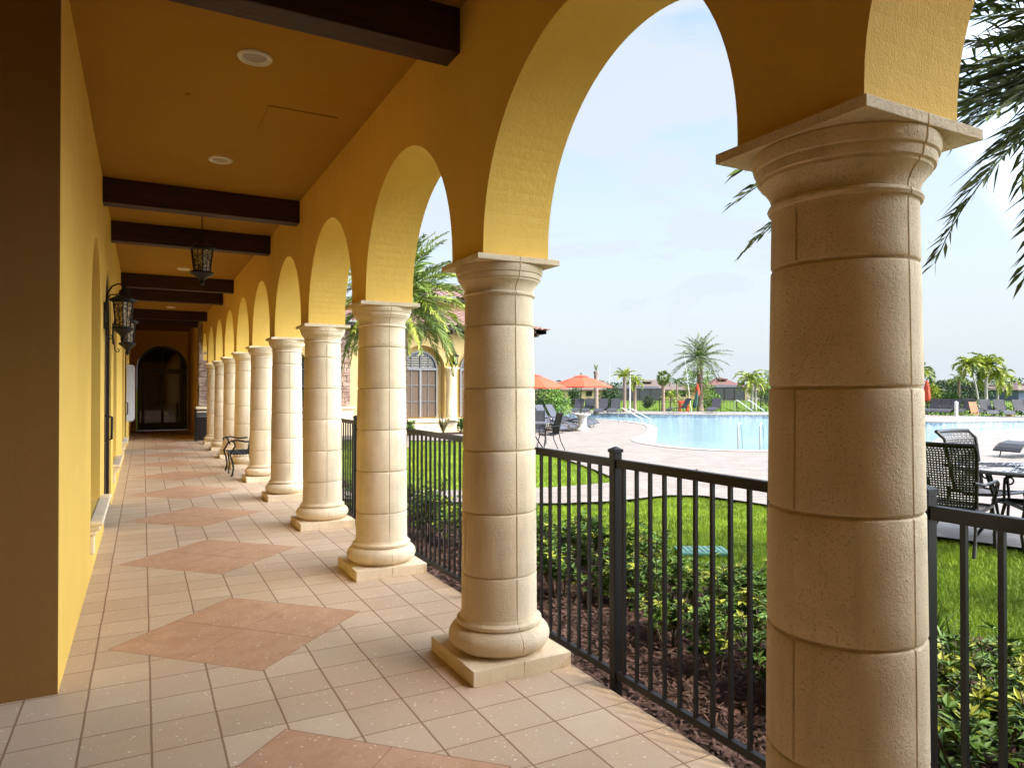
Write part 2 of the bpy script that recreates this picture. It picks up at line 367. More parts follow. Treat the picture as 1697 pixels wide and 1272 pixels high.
# ------------------------------------------------------------------ wall with arched openings
def arch_wall(mb, u0, u1, z0, z1, ops, d0, d1, mapf, n=36):
    """ops: (centre, half width, bottom z, spring z); faces at depth d0 (front) and d1 (back) plus reveals"""
    def q(a, b, c, d, dep):
        mb.face([mapf(a[0], dep, a[1]), mapf(b[0], dep, b[1]), mapf(c[0], dep, c[1]), mapf(d[0], dep, d[1])])
    def both(a, b, c, d):
        q(a, b, c, d, d0); q(d, c, b, a, d1)
    cur = u0
    ops = sorted(ops)
    def rev(p, r): mb.face([mapf(p[0], d0, p[1]), mapf(r[0], d0, r[1]), mapf(r[0], d1, r[1]), mapf(p[0], d1, p[1])])
    for (c, hw, zb, zs) in ops:
        both((cur, z0), (c-hw, z0), (c-hw, z1), (cur, z1))
        if zb > z0+1e-4: both((c-hw, z0), (c+hw, z0), (c+hw, zb), (c-hw, zb)); rev((c+hw, zb), (c-hw, zb))
        else: pass
        rev((c-hw, zb), (c-hw, zs)); rev((c+hw, zs), (c+hw, zb))
        P = [(c-hw*math.cos(PI*i/n), zs+hw*math.sin(PI*i/n)) for i in range(n+1)]
        for i in range(n):
            both(P[i], P[i+1], (P[i+1][0], z1), (P[i][0], z1)); rev(P[i], P[i+1])
        cur = c+hw
    both((cur, z0), (u1, z0), (u1, z1), (cur, z1))
    mb.face([mapf(u0, d0, z0), mapf(u0, d0, z1), mapf(u0, d1, z1), mapf(u0, d1, z0)])
    mb.face([mapf(u1, d0, z1), mapf(u1, d0, z0), mapf(u1, d1, z0), mapf(u1, d1, z1)])
    mb.face([mapf(u0, d0, z1), mapf(u1, d0, z1), mapf(u1, d1, z1), mapf(u0, d1, z1)])
    # underside of the piers
    cur = u0
    for (c, hw, zb, zs) in ops:
        e = c-hw if zb <= z0+1e-4 else c+hw
        if zb <= z0+1e-4:
            mb.face([mapf(cur, d0, z0), mapf(c-hw, d0, z0), mapf(c-hw, d1, z0), mapf(cur, d1, z0)]); cur = c+hw
    mb.face([mapf(cur, d0, z0), mapf(u1, d0, z0), mapf(u1, d1, z0), mapf(cur, d1, z0)])
def arch_panel(mb, c, hw, zb, zs, dep, mapf, n=28):
    P = [(c-hw*math.cos(PI*i/n), zs+hw*math.sin(PI*i/n)) for i in range(n+1)]
    mb.face([mapf(c-hw, dep, zb)]+[mapf(p[0], dep, p[1]) for p in P]+[mapf(c+hw, dep, zb)])
def arch_frame(mb, c, hw, zb, zs, t, dep0, dep1, mapf, n=28):
    outer = [(c-hw, zb)]+[(c-hw*math.cos(PI*i/n), zs+hw*math.sin(PI*i/n)) for i in range(n+1)]+[(c+hw, zb)]
    h2 = hw-t
    inner = [(c-h2, zb)]+[(c-h2*math.cos(PI*i/n), zs+h2*math.sin(PI*i/n)) for i in range(n+1)]+[(c+h2, zb)]
    for i in range(len(outer)-1):
        a, b, d, e = outer[i], outer[i+1], inner[i+1], inner[i]
        mb.face([mapf(p[0], dep0, p[1]) for p in (a, b, d, e)])
        mb.face([mapf(e[0], dep0, e[1]), mapf(d[0], dep0, d[1]), mapf(d[0], dep1, d[1]), mapf(e[0], dep1, e[1])])
        mb.face([mapf(b[0], dep0, b[1]), mapf(a[0], dep0, a[1]), mapf(a[0], dep1, a[1]), mapf(b[0], dep1, b[1])])
    return mb
def fill_poly(name, pts, z, mat, kind='structure', label=None):
    import mathutils.geometry as mg
    me = bpy.data.meshes.new(name); t = mg.tessellate_polygon([[Vector((p[0], p[1], 0)) for p in pts]])
    me.from_pydata([(p[0], p[1], z) for p in pts], [], [tuple(x) if True else x for x in t]); me.materials.append(mat); me.update()
    o = bpy.data.objects.new(name, me); COL.objects.link(o)
    for p in me.polygons:
        if p.normal.z < 0: p.flip()
    o['kind'] = kind
    return o
def smooth_loop(P, k=8):
    n = len(P); out = []
    for i in range(n):
        p0, p1, p2, p3 = [Vector((*P[(i+j) % n], 0)) for j in (-1, 0, 1, 2)]
        for s_ in range(k):
            t = s_/k; out.append(tuple((.5*((2*p1)+(-p0+p2)*t+(2*p0-5*p1+4*p2-p3)*t*t+(-p0+3*p1-3*p2+p3)*t**3))[:2]))
    return out
def inside(poly, X, Y):
    X = np.asarray(X); Y = np.asarray(Y); r = np.zeros(X.shape, bool); n = len(poly); j = n-1
    for i in range(n):
        xi, yi = poly[i]; xj, yj = poly[j]
        c = ((yi > Y) != (yj > Y)) & (X < (xj-xi)*(Y-yi)/(yj-yi+1e-12)+xi); r ^= c; j = i
    return r

# ------------------------------------------------------------------ terrain
def gz(d):
    return -.12 if d < 50 else (-.12-.33*(d-50)/10 if d < 60 else (-.45-.35*min(1, (d-60)/60)))
def terrain():
    import mathutils.geometry as mg
    mb = MB(); R = [50, 52, 55, 58, 62, 68, 75, 95, 120, 160, 260, 500, 1200, 2600]; n = 96
    for r in R:
        for j in range(n):
            t = 2*PI*j/n; x, y = r*math.cos(t), r*math.sin(t); d = max(x*SN+y*CS, .72*r)
            mb.v.append((x, y, gz(d) if r > 50 else -.12))
    for i in range(len(R)-1):
        for j in range(n):
            a = i*n+j; b = i*n+(j+1) % n; mb.f.append((a, a+n, b+n, b)); mb.m.append(0)
    ring = [Vector((50*math.cos(2*PI*j/n), 50*math.sin(2*PI*j/n), 0)) for j in range(n)]; hole = [Vector((x, y, 0)) for x, y in POOL]
    t = mg.tessellate_polygon([ring, hole]); al = ring+hole; base = len(mb.v); mb.v += [(p.x, p.y, -.12) for p in al]
    for q in t: mb.f.append(tuple(base+i for i in q)); mb.m.append(0)
    o = mb.build('ground', M['grass']); o['kind'] = 'structure'
    for p in o.data.polygons:
        if p.normal.z < 0: p.flip()
mb = MB(); mb.face([(-4, -6, 0), (2.21, -6, 0), (2.21, 30.8, 0), (-4, 30.8, 0)]); mb.face([(2.21, -6, 0), (2.21, -6, -.13), (2.21, 30.8, -.13), (2.21, 30.8, 0)])
mb.build('porch_floor', M['floor'])['kind'] = 'structure'
POOL = smooth_loop([(20.6, 37.5), (21.8, 33.2), (22.2, 29.6), (20.8, 25.3), (16.9, 20.4), (14.4, 18.0), (13.6, 15.9), (13.85, 14.3), (15.3, 13.1), (18, 12.4), (20.9, 12.7), (24, 14), (27.9, 15.3),
                    (32.5, 15.5), (40, 13.2), (45, 13), (46, 15.2), (44, 18.3), (40.7, 20.0), (35.6, 21.5), (35.0, 26.0), (36.6, 31), (33, 34.2), (30.4, 36.5), (28.4, 39.3), (25, 41)], 6)
DECK = [(7.55, -9), (60, -20), (72, 8), (62, 22), (47, 24), (44.5, 31), (40, 36.5), (34.5, 41), (30.5, 46), (20, 47), (15.2, 40), (15.0, 31), (15.0, 24.75), (2.22, 24.75), (2.22, 23.3), (6, 22.6), (9.2, 20.5), (9.5, 16), (8.3, 12), (7.7, 10.3),
        (7.45, 10.12), (6.2, 10.1), (5.2, 10.25), (3.9, 10.9), (2.22, 12.2), (2.22, 10.9), (3.4, 10.0), (4.6, 9.05), (5.4, 8.62), (6.2, 8.42), (7.3, 8.5), (7.75, 8.2), (7.95, 7.2), (7.8, 5.2), (8.2, 3.7), (8.1, 1.0)]
terrain()
def deck():
    # deck with the pool cut out: bridge edge between outer and inner loops
    import mathutils.geometry as mg
    z = -.06
    outer = [Vector((x, y, 0)) for x, y in DECK]; inner = [Vector((x, y, 0)) for x, y in POOL]
    t = mg.tessellate_polygon([outer, inner]); al = outer+inner
    me = bpy.data.meshes.new('pool_deck'); me.from_pydata([(p.x, p.y, z) for p in al], [], [tuple(q) for q in t]); me.materials.append(M['paver']); me.update()
    for p in me.polygons:
        if p.normal.z < 0: p.flip()
    o = bpy.data.objects.new('pool_deck', me); COL.objects.link(o); o['kind'] = 'structure'
    fill_poly('pool_water', POOL, -.30, M['water'])
    # waterline and coping as one kerb round the pool
    n = len(POOL); a = MB(); b = MB()
    cen = np.array(POOL)
    for i in range(n):
        p = Vector((*POOL[i], 0)); q = Vector((*POOL[(i+1) % n], 0))
        a.face([(p.x, p.y, -.07), (q.x, q.y, -.07), (q.x, q.y, -.45), (p.x, p.y, -.45)])
    nrm = []
    for i in range(n):
        t = (Vector((*POOL[(i+1) % n], 0))-Vector((*POOL[i-1], 0))).normalized(); nrm.append(Vector((t.y, -t.x, 0)))
    area = sum(POOL[i][0]*POOL[(i+1) % n][1]-POOL[(i+1) % n][0]*POOL[i][1] for i in range(n))
    sg = 1 if area > 0 else -1
    for i in range(n):
        j = (i+1) % n; P = [Vector((*POOL[i], 0)), Vector((*POOL[j], 0))]; Q = [P[0]+nrm[i]*sg*.38, P[1]+nrm[j]*sg*.38]; I = [P[0]-nrm[i]*sg*.03, P[1]-nrm[j]*sg*.03]
        for A, B, za, zb in ((I, Q, -.045, -.045), (I, I, -.11, -.045), (Q, Q, -.045, -.062)):
            b.face([(A[0].x, A[0].y, za), (A[1].x, A[1].y, za), (B[1].x, B[1].y, zb), (B[0].x, B[0].y, zb)])
    a.build('pool_waterline', M['ptile'])['kind'] = 'structure'
    b.build('pool_coping', M['coping'])['kind'] = 'structure'
deck()
BED = [(2.215, -3), (4.9, -3), (4.95, 2.6), (4.35, 3.6), (4.15, 5.0), (4.3, 6.2), (4.1, 7.2), (3.45, 8.0), (3.1, 9.2), (2.215, 10.4)]
BED2 = [(2.215, 12.5), (3.2, 12.0), (3.4, 14), (3.3, 18), (3.6, 22.5), (2.215, 23.2)]
BED3 = [(6.9, 23.6), (14.6, 23.6), (14.6, 24.7), (6.9, 24.7)]
for b_ in (BED, BED2): fill_poly('mulch_bed', b_, -.085, M['mulch'])
fill_poly('mulch_bed', BED3, -.05, M['mulch'])
def chips(n, box, zz=-.07):
    x = nr.uniform(box[0], box[1], n); y = nr.uniform(box[2], box[3], n)
    k = inside(BED, x, y) | inside(BED2, x, y); x, y = x[k], y[k]; n = len(x)
    c = np.stack([x, y, zz+nr.uniform(0, .03, n)], 1)
    a = nr.uniform(0, 2*PI, n); l = nr.uniform(.012, .035, n)[:, None]; w_ = nr.uniform(.003, .009, n)[:, None]
    d = np.stack([np.cos(a), np.sin(a), nr.uniform(-.5, .5, n)], 1)*l; e = np.stack([-np.sin(a), np.cos(a), nr.uniform(-.8, .8, n)], 1)*w_
    V = np.stack([c-d-e, c+d-e, c+d+e, c-d+e], 1).reshape(-1, 3)
    o = MB().arr(V, 4).build('mulch', M['chip']); tag(o, 'shredded dark mulch chips under the hedge by the fence', 'mulch', kind='stuff')
chips(42000, (2.2, 5, -1, 14))
def lawn():
    Vs = []
    for n, box, hh in ((170000, (3.2, 8.3, 1.2, 9.2), .034), (60000, (3.0, 9.8, 9.6, 23), .055)):
        x = nr.uniform(box[0], box[1], n); y = nr.uniform(box[2], box[3], n)
        k = ~(inside(DECK, x, y) | inside(BED, x, y) | inside(BED2, x, y)); x, y = x[k], y[k]; n = len(x)
        h = hh*nr.uniform(.5, 1.15, n); a = nr.uniform(0, 2*PI, n); w_ = nr.uniform(.002, .0042, n)*(1.6 if box[2] > 9 else 1)
        c = np.stack([x, y, np.full(n, -.125)], 1); t = c+np.stack([nr.normal(0, .018, n), nr.normal(0, .018, n), h+.02], 1)
        e = np.stack([np.cos(a)*w_, np.sin(a)*w_, np.zeros(n)], 1); Vs.append(np.stack([c-e, c+e, t], 1).reshape(-1, 3))
    o = MB().arr(np.concatenate(Vs), 3).build('grass', M['blade']); tag(o, 'short bright green lawn grass beyond the black fence', 'grass', kind='stuff')
lawn()

# ------------------------------------------------------------------ the porch: columns, arcade wall, ceiling, corridor wall
XC, Y2, SP = 1.88, 3.70, 2.31
CEIL = 3.88
def colY(k): return Y2+(k-2)*SP
def make_column():
    r = empty('stone_column')
    pl = MB(); g = .0015
    pl.box((-.31, -.31, 0), (-g, .31, .085)); pl.box((g, -.31, 0), (.31, .31, .085)); pl.box((-g-.0005, -.305, 0), (g+.0005, .305, .08))
    pl.build('plinth', M['lime'], r, bevel=.008)
    prof = [(.24, .085)]+[(.222+.078*math.cos(a), .16+.070*math.sin(a)) for a in [(-70+i*10)*PI/180 for i in range(17)]]+[(.243, .232), (.252, .238), (.252, .256), (.243, .262), (.232, .268), (.226, .285)]
    seams = [-PI/2, PI/2, PI, 0]
    A = sorted([2*PI*j/64-PI+.02 for j in range(64)]+[s_+d for s_ in (-PI/2, PI/2, 0) for d in (-.018, -.006, .006, .018)]+[PI-.018, PI-.006, -PI+.006, -PI+.018])
    def groove(a, ss, dep):
        for s_ in ss:
            dd = abs((a-s_+PI) % (2*PI)-PI)
            if dd < .012: return dep
        return 0
    MB().lathe(prof, angs=A, rf=lambda r_, z, a: r_-groove(a, (-PI/2, PI/2), .004)).build('base', M['lime'], r, smooth=True)
    joints = [.526, .886, 1.246, 1.606, 1.966]
    def rad(z): 
        t = (z-.28)/(2.145-.28); return .2245-.021*t**1.6
    zs = [.28]
    for j in joints: zs += [j-.011, j-.006, j-.003, j+.003, j+.006, j+.011]
    for a_, b_ in zip([.28]+joints, joints+[2.145]): zs += [a_+(b_-a_)*t for t in (.25, .5, .75)]
    zs.append(2.145); zs = sorted(zs)
    def rf(r_, z, a):
        d = 0
        for j in joints:
            if abs(z-j) < .0035: d = .008
            elif abs(z-j) < .0065: d = .002
        dr = sum(z > j for j in joints)
        if .29 < z < 2.14: d = max(d, groove(a, (-PI/2, PI/2) if dr % 2 == 0 else (-PI/2, PI/2, PI, 0), .006))
        return r_-d
    MB().lathe([(rad(z), z) for z in zs], angs=A, rf=rf).build('shaft', M['lime'], r, smooth=True, ang=50)
    cp = [(.202, 2.142), (.212, 2.144), (.216, 2.153), (.212, 2.162), (.204, 2.166), (.205, 2.180), (.212, 2.200), (.226, 2.220), (.237, 2.230), (.238, 2.240), (.246, 2.243), (.250, 2.262), (.249, 2.270), (.256, 2.274), (.260, 2.290), (.260, 2.312), (.254, 2.320)]
    MB().lathe(cp, angs=A, rf=lambda r_, z, a: r_-groove(a, (-PI/2, PI/2), .004)).build('capital', M['lime'], r, smooth=True, ang=35)
    ab = MB(); ab.box((-.263, -.263, 2.319), (-g, .263, 2.351)); ab.box((g, -.263, 2.319), (.263, .263, 2.351)); ab.box((-g-.0005, -.259, 2.32), (g+.0005, .259, 2.348))
    ab.build('abacus', M['lime'], r, bevel=.004)
    return r
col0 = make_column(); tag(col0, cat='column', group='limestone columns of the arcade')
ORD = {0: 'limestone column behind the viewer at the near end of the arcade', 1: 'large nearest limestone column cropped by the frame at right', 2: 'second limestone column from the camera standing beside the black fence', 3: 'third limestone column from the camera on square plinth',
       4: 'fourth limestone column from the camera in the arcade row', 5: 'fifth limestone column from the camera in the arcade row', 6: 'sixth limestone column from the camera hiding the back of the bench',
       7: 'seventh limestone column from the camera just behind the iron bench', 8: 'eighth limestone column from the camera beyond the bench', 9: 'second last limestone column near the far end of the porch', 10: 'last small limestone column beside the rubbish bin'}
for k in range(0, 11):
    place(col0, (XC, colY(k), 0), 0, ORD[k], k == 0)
XI, XO = 1.67, 2.09
mb = MB()
ops = [(colY(k)+SP/2, SP/2-.22, 2.352, 2.405) for k in range(0, 11)]
arch_wall(mb, colY(-2)-.3, 24.08, 2.352, 4.9, ops, XI, XO, lambda u, d, z: (d, u, z), n=48)
o = mb.build('arcade_wall', M['yellow'], smooth=True, ang=25); tag(o, 'yellow stucco wall of round arches carried on the limestone columns', 'wall')
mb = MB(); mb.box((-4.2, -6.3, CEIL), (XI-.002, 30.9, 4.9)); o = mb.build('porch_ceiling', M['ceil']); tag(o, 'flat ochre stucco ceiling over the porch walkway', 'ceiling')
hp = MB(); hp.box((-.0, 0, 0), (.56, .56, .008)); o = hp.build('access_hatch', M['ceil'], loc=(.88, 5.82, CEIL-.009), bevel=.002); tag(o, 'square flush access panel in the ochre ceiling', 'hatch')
mb = MB(); mb.box((-4.3, -6.4, 4.9), (3.7, 31.2, 5.05)); mb.box((3.62, -6.4, 4.78), (3.72, 24.3, 5.08)); mb.build('porch_roof', M['fascia']); tag(bpy.data.objects['porch_roof'], 'dark roof edge hidden above the arcade wall', 'roof')  # unseen roof, eave widened to keep direct sun off the porch
# beams
b0 = MB().box((-.02, 0, 0), (XI-(-.39)+.0, .2, .27)).build('ceiling_beam', M['beam'], bevel=.006)
tag(b0, cat='beam', group='dark brown beams across the ceiling')
BY = [(1.62, 'dark brown ceiling beam almost overhead above the camera'), (3.80, 'nearest dark brown beam, its end cropped at the top edge'), (8.62, 'long dark brown beam before the hanging lantern'), (10.80, 'dark brown beam directly behind the hanging lantern'),
      (15.52, 'nearer dark beam of the pair above the wall lanterns'), (17.75, 'farther dark beam of the pair above the wall lanterns'), (22.3, 'dark beam near the far end, first of the last pair'), (24.6, 'last dark beam in front of the arched door')]
BY = BY[1:]
for i, (y, lb) in enumerate(BY):
    place(b0, (-.39, y, CEIL-.27), 0, lb, i == 0)
b0.data  # shared
# recessed lights
rl = empty('recessed_light'); tag(rl, cat='ceiling light', group='recessed ceiling lights of the porch')
MB().lathe([(.116, 0), (.116, -.006), (.108, -.016), (.098, -.020), (.088, -.012), (.082, -.0015), (.078, .0)], 40).build('trim_ring', M['white'], rl, smooth=True)
MB().lathe([(.0005, -.001), (.079, -.001), (.079, .0)], 32).build('lens', M['lens'], rl, smooth=True)
for i, (y, lb) in enumerate([(5.02, 'largest recessed ceiling light near the top edge'), (7.42, 'second recessed ceiling light before the first long beam'), (14.5, 'recessed ceiling light seen just left of the hanging lantern'), (21.4, 'small far recessed ceiling light before the last beams')]):
    place(rl, (.67, y, CEIL-.002), 0, lb, i == 0)
MB().lathe([(.0005, -.012), (.012, -.012), (.022, -.004), (.022, 0)], 12).build('sprinkler_cap', M['ceil'], loc=(.3, 5.9, CEIL)); tag(bpy.data.objects['sprinkler_cap'], 'tiny round cap in the ceiling near the wall', 'cap')

# corridor wall: openings
XL = -.39
cw = empty('corridor_wall', (0, 0, 0)); tag(cw, 'yellow stucco wall with arched niches along the left of the walkway', 'wall')
NW = [7.62, 12.62, 17.62]; DR = [10.15, 20.2]
ops = [(y, .72, .48, 2.30) for y in NW]+[(y, .95, 0.0, 2.15) for y in DR]
mb = MB(); arch_wall(mb, 4.36, 30.6, 0, CEIL, ops, XL, XL-.3, lambda u, d, z: (d, u, z), n=28)
mb.box((-4.2, 4.36, 0), (XL-.302, 30.6, CEIL)); mb.build('wall', M['yellow'], cw, smooth=True, ang=25)
mb = MB(); mb.box((-3.9, 4.354, 0), (XL-.001, 4.3595, CEIL-.001)); mb.build('end_face', M['yellow_shade'], cw)  # end of the yellow wall, its shade put into the colour
for y in NW:
    win = MB(); arch_frame(win, y, .70, .50, 2.30, .06, XL-.24, XL-.295, lambda u, d, z: (d, u, z)); win.box((XL-.28, y-.02, .5), (XL-.25, y+.02, 3.0)); fo = win.build('window_frame', M['bronze'], cw)
    g = MB(); arch_panel(g, y, .70, .50, 2.30, XL-.285, lambda u, d, z: (d, u, z)); g.build('pane', M['glass'], fo)
    s_ = MB(); ys, ye = y-.78, y+1.0 if y < 8 else y+.95
    s_.box((XL-.02, ys, .44), (XL+.095, ye, .48)); s_.box((XL-.02, ys+.005, .40), (XL+.075, ye-.005, .4395)); s_.box((XL-.02, ys+.01, .36), (XL+.045, ye-.01, .3995))
    s_.box((XL-.02, ys+.02, .20), (XL+.03, ys+.12, .3595)); s_.box((XL-.02, ye-.12, .20), (XL+.03, ye-.02, .3595))
    s_.build('window_sill', M['lime'], cw, bevel=.012)
for y in DR:
    d = MB(); arch_panel(d, y, .949, 0.01, 2.15, XL-.055, lambda u, d_, z: (d_, u, z)); do = d.build('door', M['bronze'], cw)
    fr = MB(); arch_frame(fr, y, .947, .01, 2.15, .09, XL-.02, XL-.054, lambda u, d_, z: (d_, u, z)); fr.box((XL-.054, y-.03, .01), (XL-.03, y+.03, 2.15)); fr.build('frame', M['bronze'], do)
    h = MB(); h.tube([(XL-.04, y-.12, .95), (XL+.045, y-.12, .98), (XL+.05, y-.12, 1.25), (XL-.04, y-.12, 1.28)], .014, 8); h.build('handle', M['bronze'], do, smooth=True)
    for z in (.35, 1.45, 2.35):
        MB().box((XL-.05, y-.9, z), (XL-.005, y-.82, z+.13)).build('hinge', M['iron'], do, bevel=.005)
# rest of the room behind the camera
mb = MB(); mb.box((-4.2, -6.3, 0), (-3.9, 4.355, CEIL-.002)); mb.box((-3.9, -2.7, 0), (XI, -2.4, CEIL-.002)); mb.box((XI, -5.8, 0), (XO, -1.4, 2.35)); o = mb.build('porch_back_wall', M['yellow']); tag(o, 'yellow stucco wall closing the porch behind the viewer', 'wall')
mb = MB(); mb.box((XO+.002, -6.3, -.2), (6.0, -1.75, 4.8)); o = mb.build('rear_light_block', M['yellow']); tag(o, 'added yellow stucco block behind the viewer that cuts light', 'building')  # unseen block added to hold back light from behind the near porch
# end wall with arched glass door
ew = empty('end_wall'); tag(ew, 'shaded end wall with a tall arched glass door', 'wall')
mf = lambda u, d, z: (u, d, z)
mb = MB(); arch_wall(mb, XL-.0, 1.58, 0, CEIL-.002, [(.67, .88, 0.0, 2.42)], 30.3, 30.6, mf, n=28); mb.build('wall', M['yellow'], ew, smooth=True, ang=25)
d = MB(); arch_panel(d, .67, .875, .01, 2.42, 30.45, mf); gl = d.build('glass_door', M['glass'], ew)
f_ = MB(); arch_frame(f_, .67, .875, .01, 2.42, .09, 30.38, 30.45, mf)
for x in (-.06, .62, 1.29): f_.box((x, 30.39, .01), (x+.11, 30.449, 2.42))
f_.box((-.12, 30.385, 2.20), (1.46, 30.448, 2.40)); f_.box((-.12, 30.385, .01), (1.46, 30.448, .30)); f_.box((.645, 30.38, 2.4), (.695, 30.449, 3.2))
f_.build('door_frame', M['bronze'], gl); MB().tube([(.56, 30.38, 1.0), (.56, 30.33, 1.02), (.56, 30.33, 1.28), (.56, 30.38, 1.3)], .012, 8).build('handle', M['iron'], gl, smooth=True)
MB().box((.66, 30.385, 1.02), (.69, 30.39, 1.2)).build('lock_plate', M['iron'], gl)
mb = MB(); mb.box((1.58, 24.92, 0), (2.08, 30.6, CEIL-.001)); o = mb.build('side_wall', M['yellow']); tag(o, 'short yellow wall to the right of the far glass door', 'wall')
# stone pier
def stones(mb, x0, x1, y0, z0, z1, face=-1, along='x', seed=1, thick=.05):
    r = random.Random(seed); z = z0
    while z < z1-.02:
        h = min(r.choice([.09, .12, .15, .18]), z1-z); x = x0
        while x < x1-.02:
            w_ = min(r.uniform(.12, .34), x1-x)
            if x1-x-w_ < .07: w_ = x1-x
            t = thick*r.uniform(.5, 1.1)
            a = (x+.006, z+.006); b = (x+w_-.006, z+h-.006)
            if along == 'x': mb.box((a[0], y0-t, a[1]), (b[0], y0+.01, b[1]))
            else: mb.box((y0-t, a[0], a[1]), (y0+.01, b[0], b[1]))
            x += w_
        z += h
pr = empty('stone_pier', (0, 0, 0)); tag(pr, 'rustic ledge stone pier on a pale base at the far end', 'pier')
mb = MB(); mb.box((1.60, 24.12, .98), (2.12, 24.9, CEIL)); mb.build('core', M['mortar'], pr)
mb = MB(); stones(mb, 1.56, 2.16, 24.12, 1.06, CEIL, seed=3); stones(mb, 24.08, 24.9, 1.60, 1.06, CEIL, along='y', seed=5); mb.build('stone_facing', M['stone'], pr, bevel=.012)
mb = MB(); mb.box((1.52, 24.0, 0), (2.2, 24.91, .98)); mb.box((1.47, 23.96, .9805), (2.24, 24.915, 1.05)); mb.build('base', M['lime'], pr, bevel=.01)

# ------------------------------------------------------------------ lanterns
def lantern_body(r, z, rad, h, n=6):
    """six sided cage lantern hanging from z downwards; parts frame, glass, finial"""
    g = MB(); g.lathe([(rad*.62, z-h*.70), (rad*.84, z-h*.24)], n, angs=[2*PI*(j+.5)/n for j in range(n)]); go = g.build('glass', M['amber'], r)
    f_ = MB()
    f_.lathe([(.0005, z+.03), (.012, z+.03), (.02, z), (.03, z-h*.04), (rad*.35, z-h*.07), (rad*.55, z-h*.12), (rad*.98, z-h*.18), (rad*1.12, z-h*.19), (rad*1.12, z-h*.225), (rad*.92, z-h*.245), (rad*.86, z-h*.25)], 12)
    for j in range(n):
        a = 2*PI*(j+.5)/n; f_.tube([(rad*.88*math.cos(a), rad*.88*math.sin(a), z-h*.24), (rad*.66*math.cos(a), rad*.66*math.sin(a), z-h*.71)], .009, 6)
        a = 2*PI*j/n; q = .80; f_.tube([(rad*q*math.cos(a), rad*q*math.sin(a), z-h*.24), (rad*.56*math.cos(a), rad*.56*math.sin(a), z-h*.71)], .004, 5)
    f_.lathe([(rad*.6, z-h*.69), (rad*.88, z-h*.70), (rad*.92, z-h*.73), (rad*.74, z-h*.76), (rad*.5, z-h*.80), (rad*.3, z-h*.84), (rad*.24, z-h*.86), (rad*.12, z-h*.88)], 12)
    f_.build('lantern_frame', M['iron'], r, smooth=True, ang=30)
    fi = MB(); fi.lathe([(rad*.10, z-h*.87), (rad*.20, z-h*.90), (rad*.22, z-h*.93), (rad*.12, z-h*.96), (rad*.05, z-h*.985), (.0005, z-h)], 10); fi.build('finial', M['iron'], r, smooth=True)
    MB().lathe([(rad*.10, z-h*.72), (rad*.12, z-h*.45), (rad*.02, z-h*.36)], 8).build('bulb', M['lens'], r, smooth=True)
hl = empty('hanging_lantern', (.665, 9.75, 0)); tag(hl, 'black iron lantern hanging from the porch ceiling between two beams', 'lantern')
lantern_body(hl, 3.54, .16, .62)
MB().tube([(0, 0, 3.56), (0, 0, CEIL)], .007, 6).lathe([(.045, CEIL-.03), (.06, CEIL-.001)], 14).build('rod', M['iron'], hl)
def wall_lantern(loc, label, s=1, rz=0, first=[None]):
    if first[0] is None:
        r = empty('wall_lantern'); tag(r, cat='wall lantern')
        lo = empty('lantern_cage'); lo.parent = r
        # built around x=.18
        def shift(o): o.location.x = .19
        lantern_body(lo, .28, .125, .62); lo.location = (.19, 0, 0)
        for ch in list(lo.children): ch.parent = r; ch.location = (.19, 0, 0)
        bpy.data.objects.remove(lo)
        b = MB(); b.box((0, -.055, -.18), (.02, .055, .12)); b.build('backplate', M['iron'], r, bevel=.01)
        a = MB(); P = [(.02, 0, .02)]
        P += [(.02+.0, 0, .10), (.035, 0, .22), (.08, 0, .30), (.14, 0, .335), (.20, 0, .32), (.235, 0, .27), (.225, 0, .215), (.18, 0, .20), (.15, 0, .23), (.16, 0, .265), (.185, 0, .262)]
        a.tube(P, .009, 7); a.tube([(.02, 0, .14), (.06, 0, .20), (.12, 0, .215), (.165, 0, .20)], .008, 7); a.tube([(.19, 0, .20), (.19, 0, .27)], .007, 6)
        a.tube([(.02, 0, -.10), (.03, 0, -.24), (.055, 0, -.29), (.085, 0, -.28), (.085, 0, -.25), (.065, 0, -.245)], .008, 7)
        a.build('scroll_arm', M['iron'], r, smooth=True)
        first[0] = r
    else: r = dup(first[0])
    r.location = loc; r.rotation_euler.z = rz; r.scale = (s, s, s); r['label'] = label; return r
wall_lantern((XL, 8.95, 2.45), 'larger nearer scrolled iron wall lantern on the left wall')
wall_lantern((XL, 11.4, 2.42), 'smaller farther iron wall lantern partly behind the nearer one')
wall_lantern((10.72, 24.99, 2.75), 'small black lantern on the sunlit facade above a pilaster', .95, -PI/2)
# white rounded panel on the left wall
mb = MB()
P = [(XL+.01, .78), (XL+.27, .78)]
cx, w_ = XL+.01, .19
prof = [(0, .76)]+[(w_-.09+.09*math.sin(a), .85-.09*math.cos(a)) for a in [i*PI/12 for i in range(7)]]+[(w_-.09+.09*math.cos(a), 2.16+.09*math.sin(a)) for a in [i*PI/12 for i in range(7)]]+[(0, 2.25)]
for yy, rev_ in ((20.9, 0), (20.96, 1)):
    q = [(cx+x, yy, z) for x, z in prof]; mb.face(q if not rev_ else q[::-1])
for i in range(len(prof)):
    a, b = prof[i], prof[(i+1) % len(prof)]; mb.face([(cx+a[0], 20.9, a[1]), (cx+a[0], 20.96, a[1]), (cx+b[0], 20.96, b[1]), (cx+b[0], 20.9, b[1])])
o = mb.build('projecting_panel', M['white'], bevel=.006); tag(o, 'white rounded panel projecting from the left wall near the far door', 'panel')

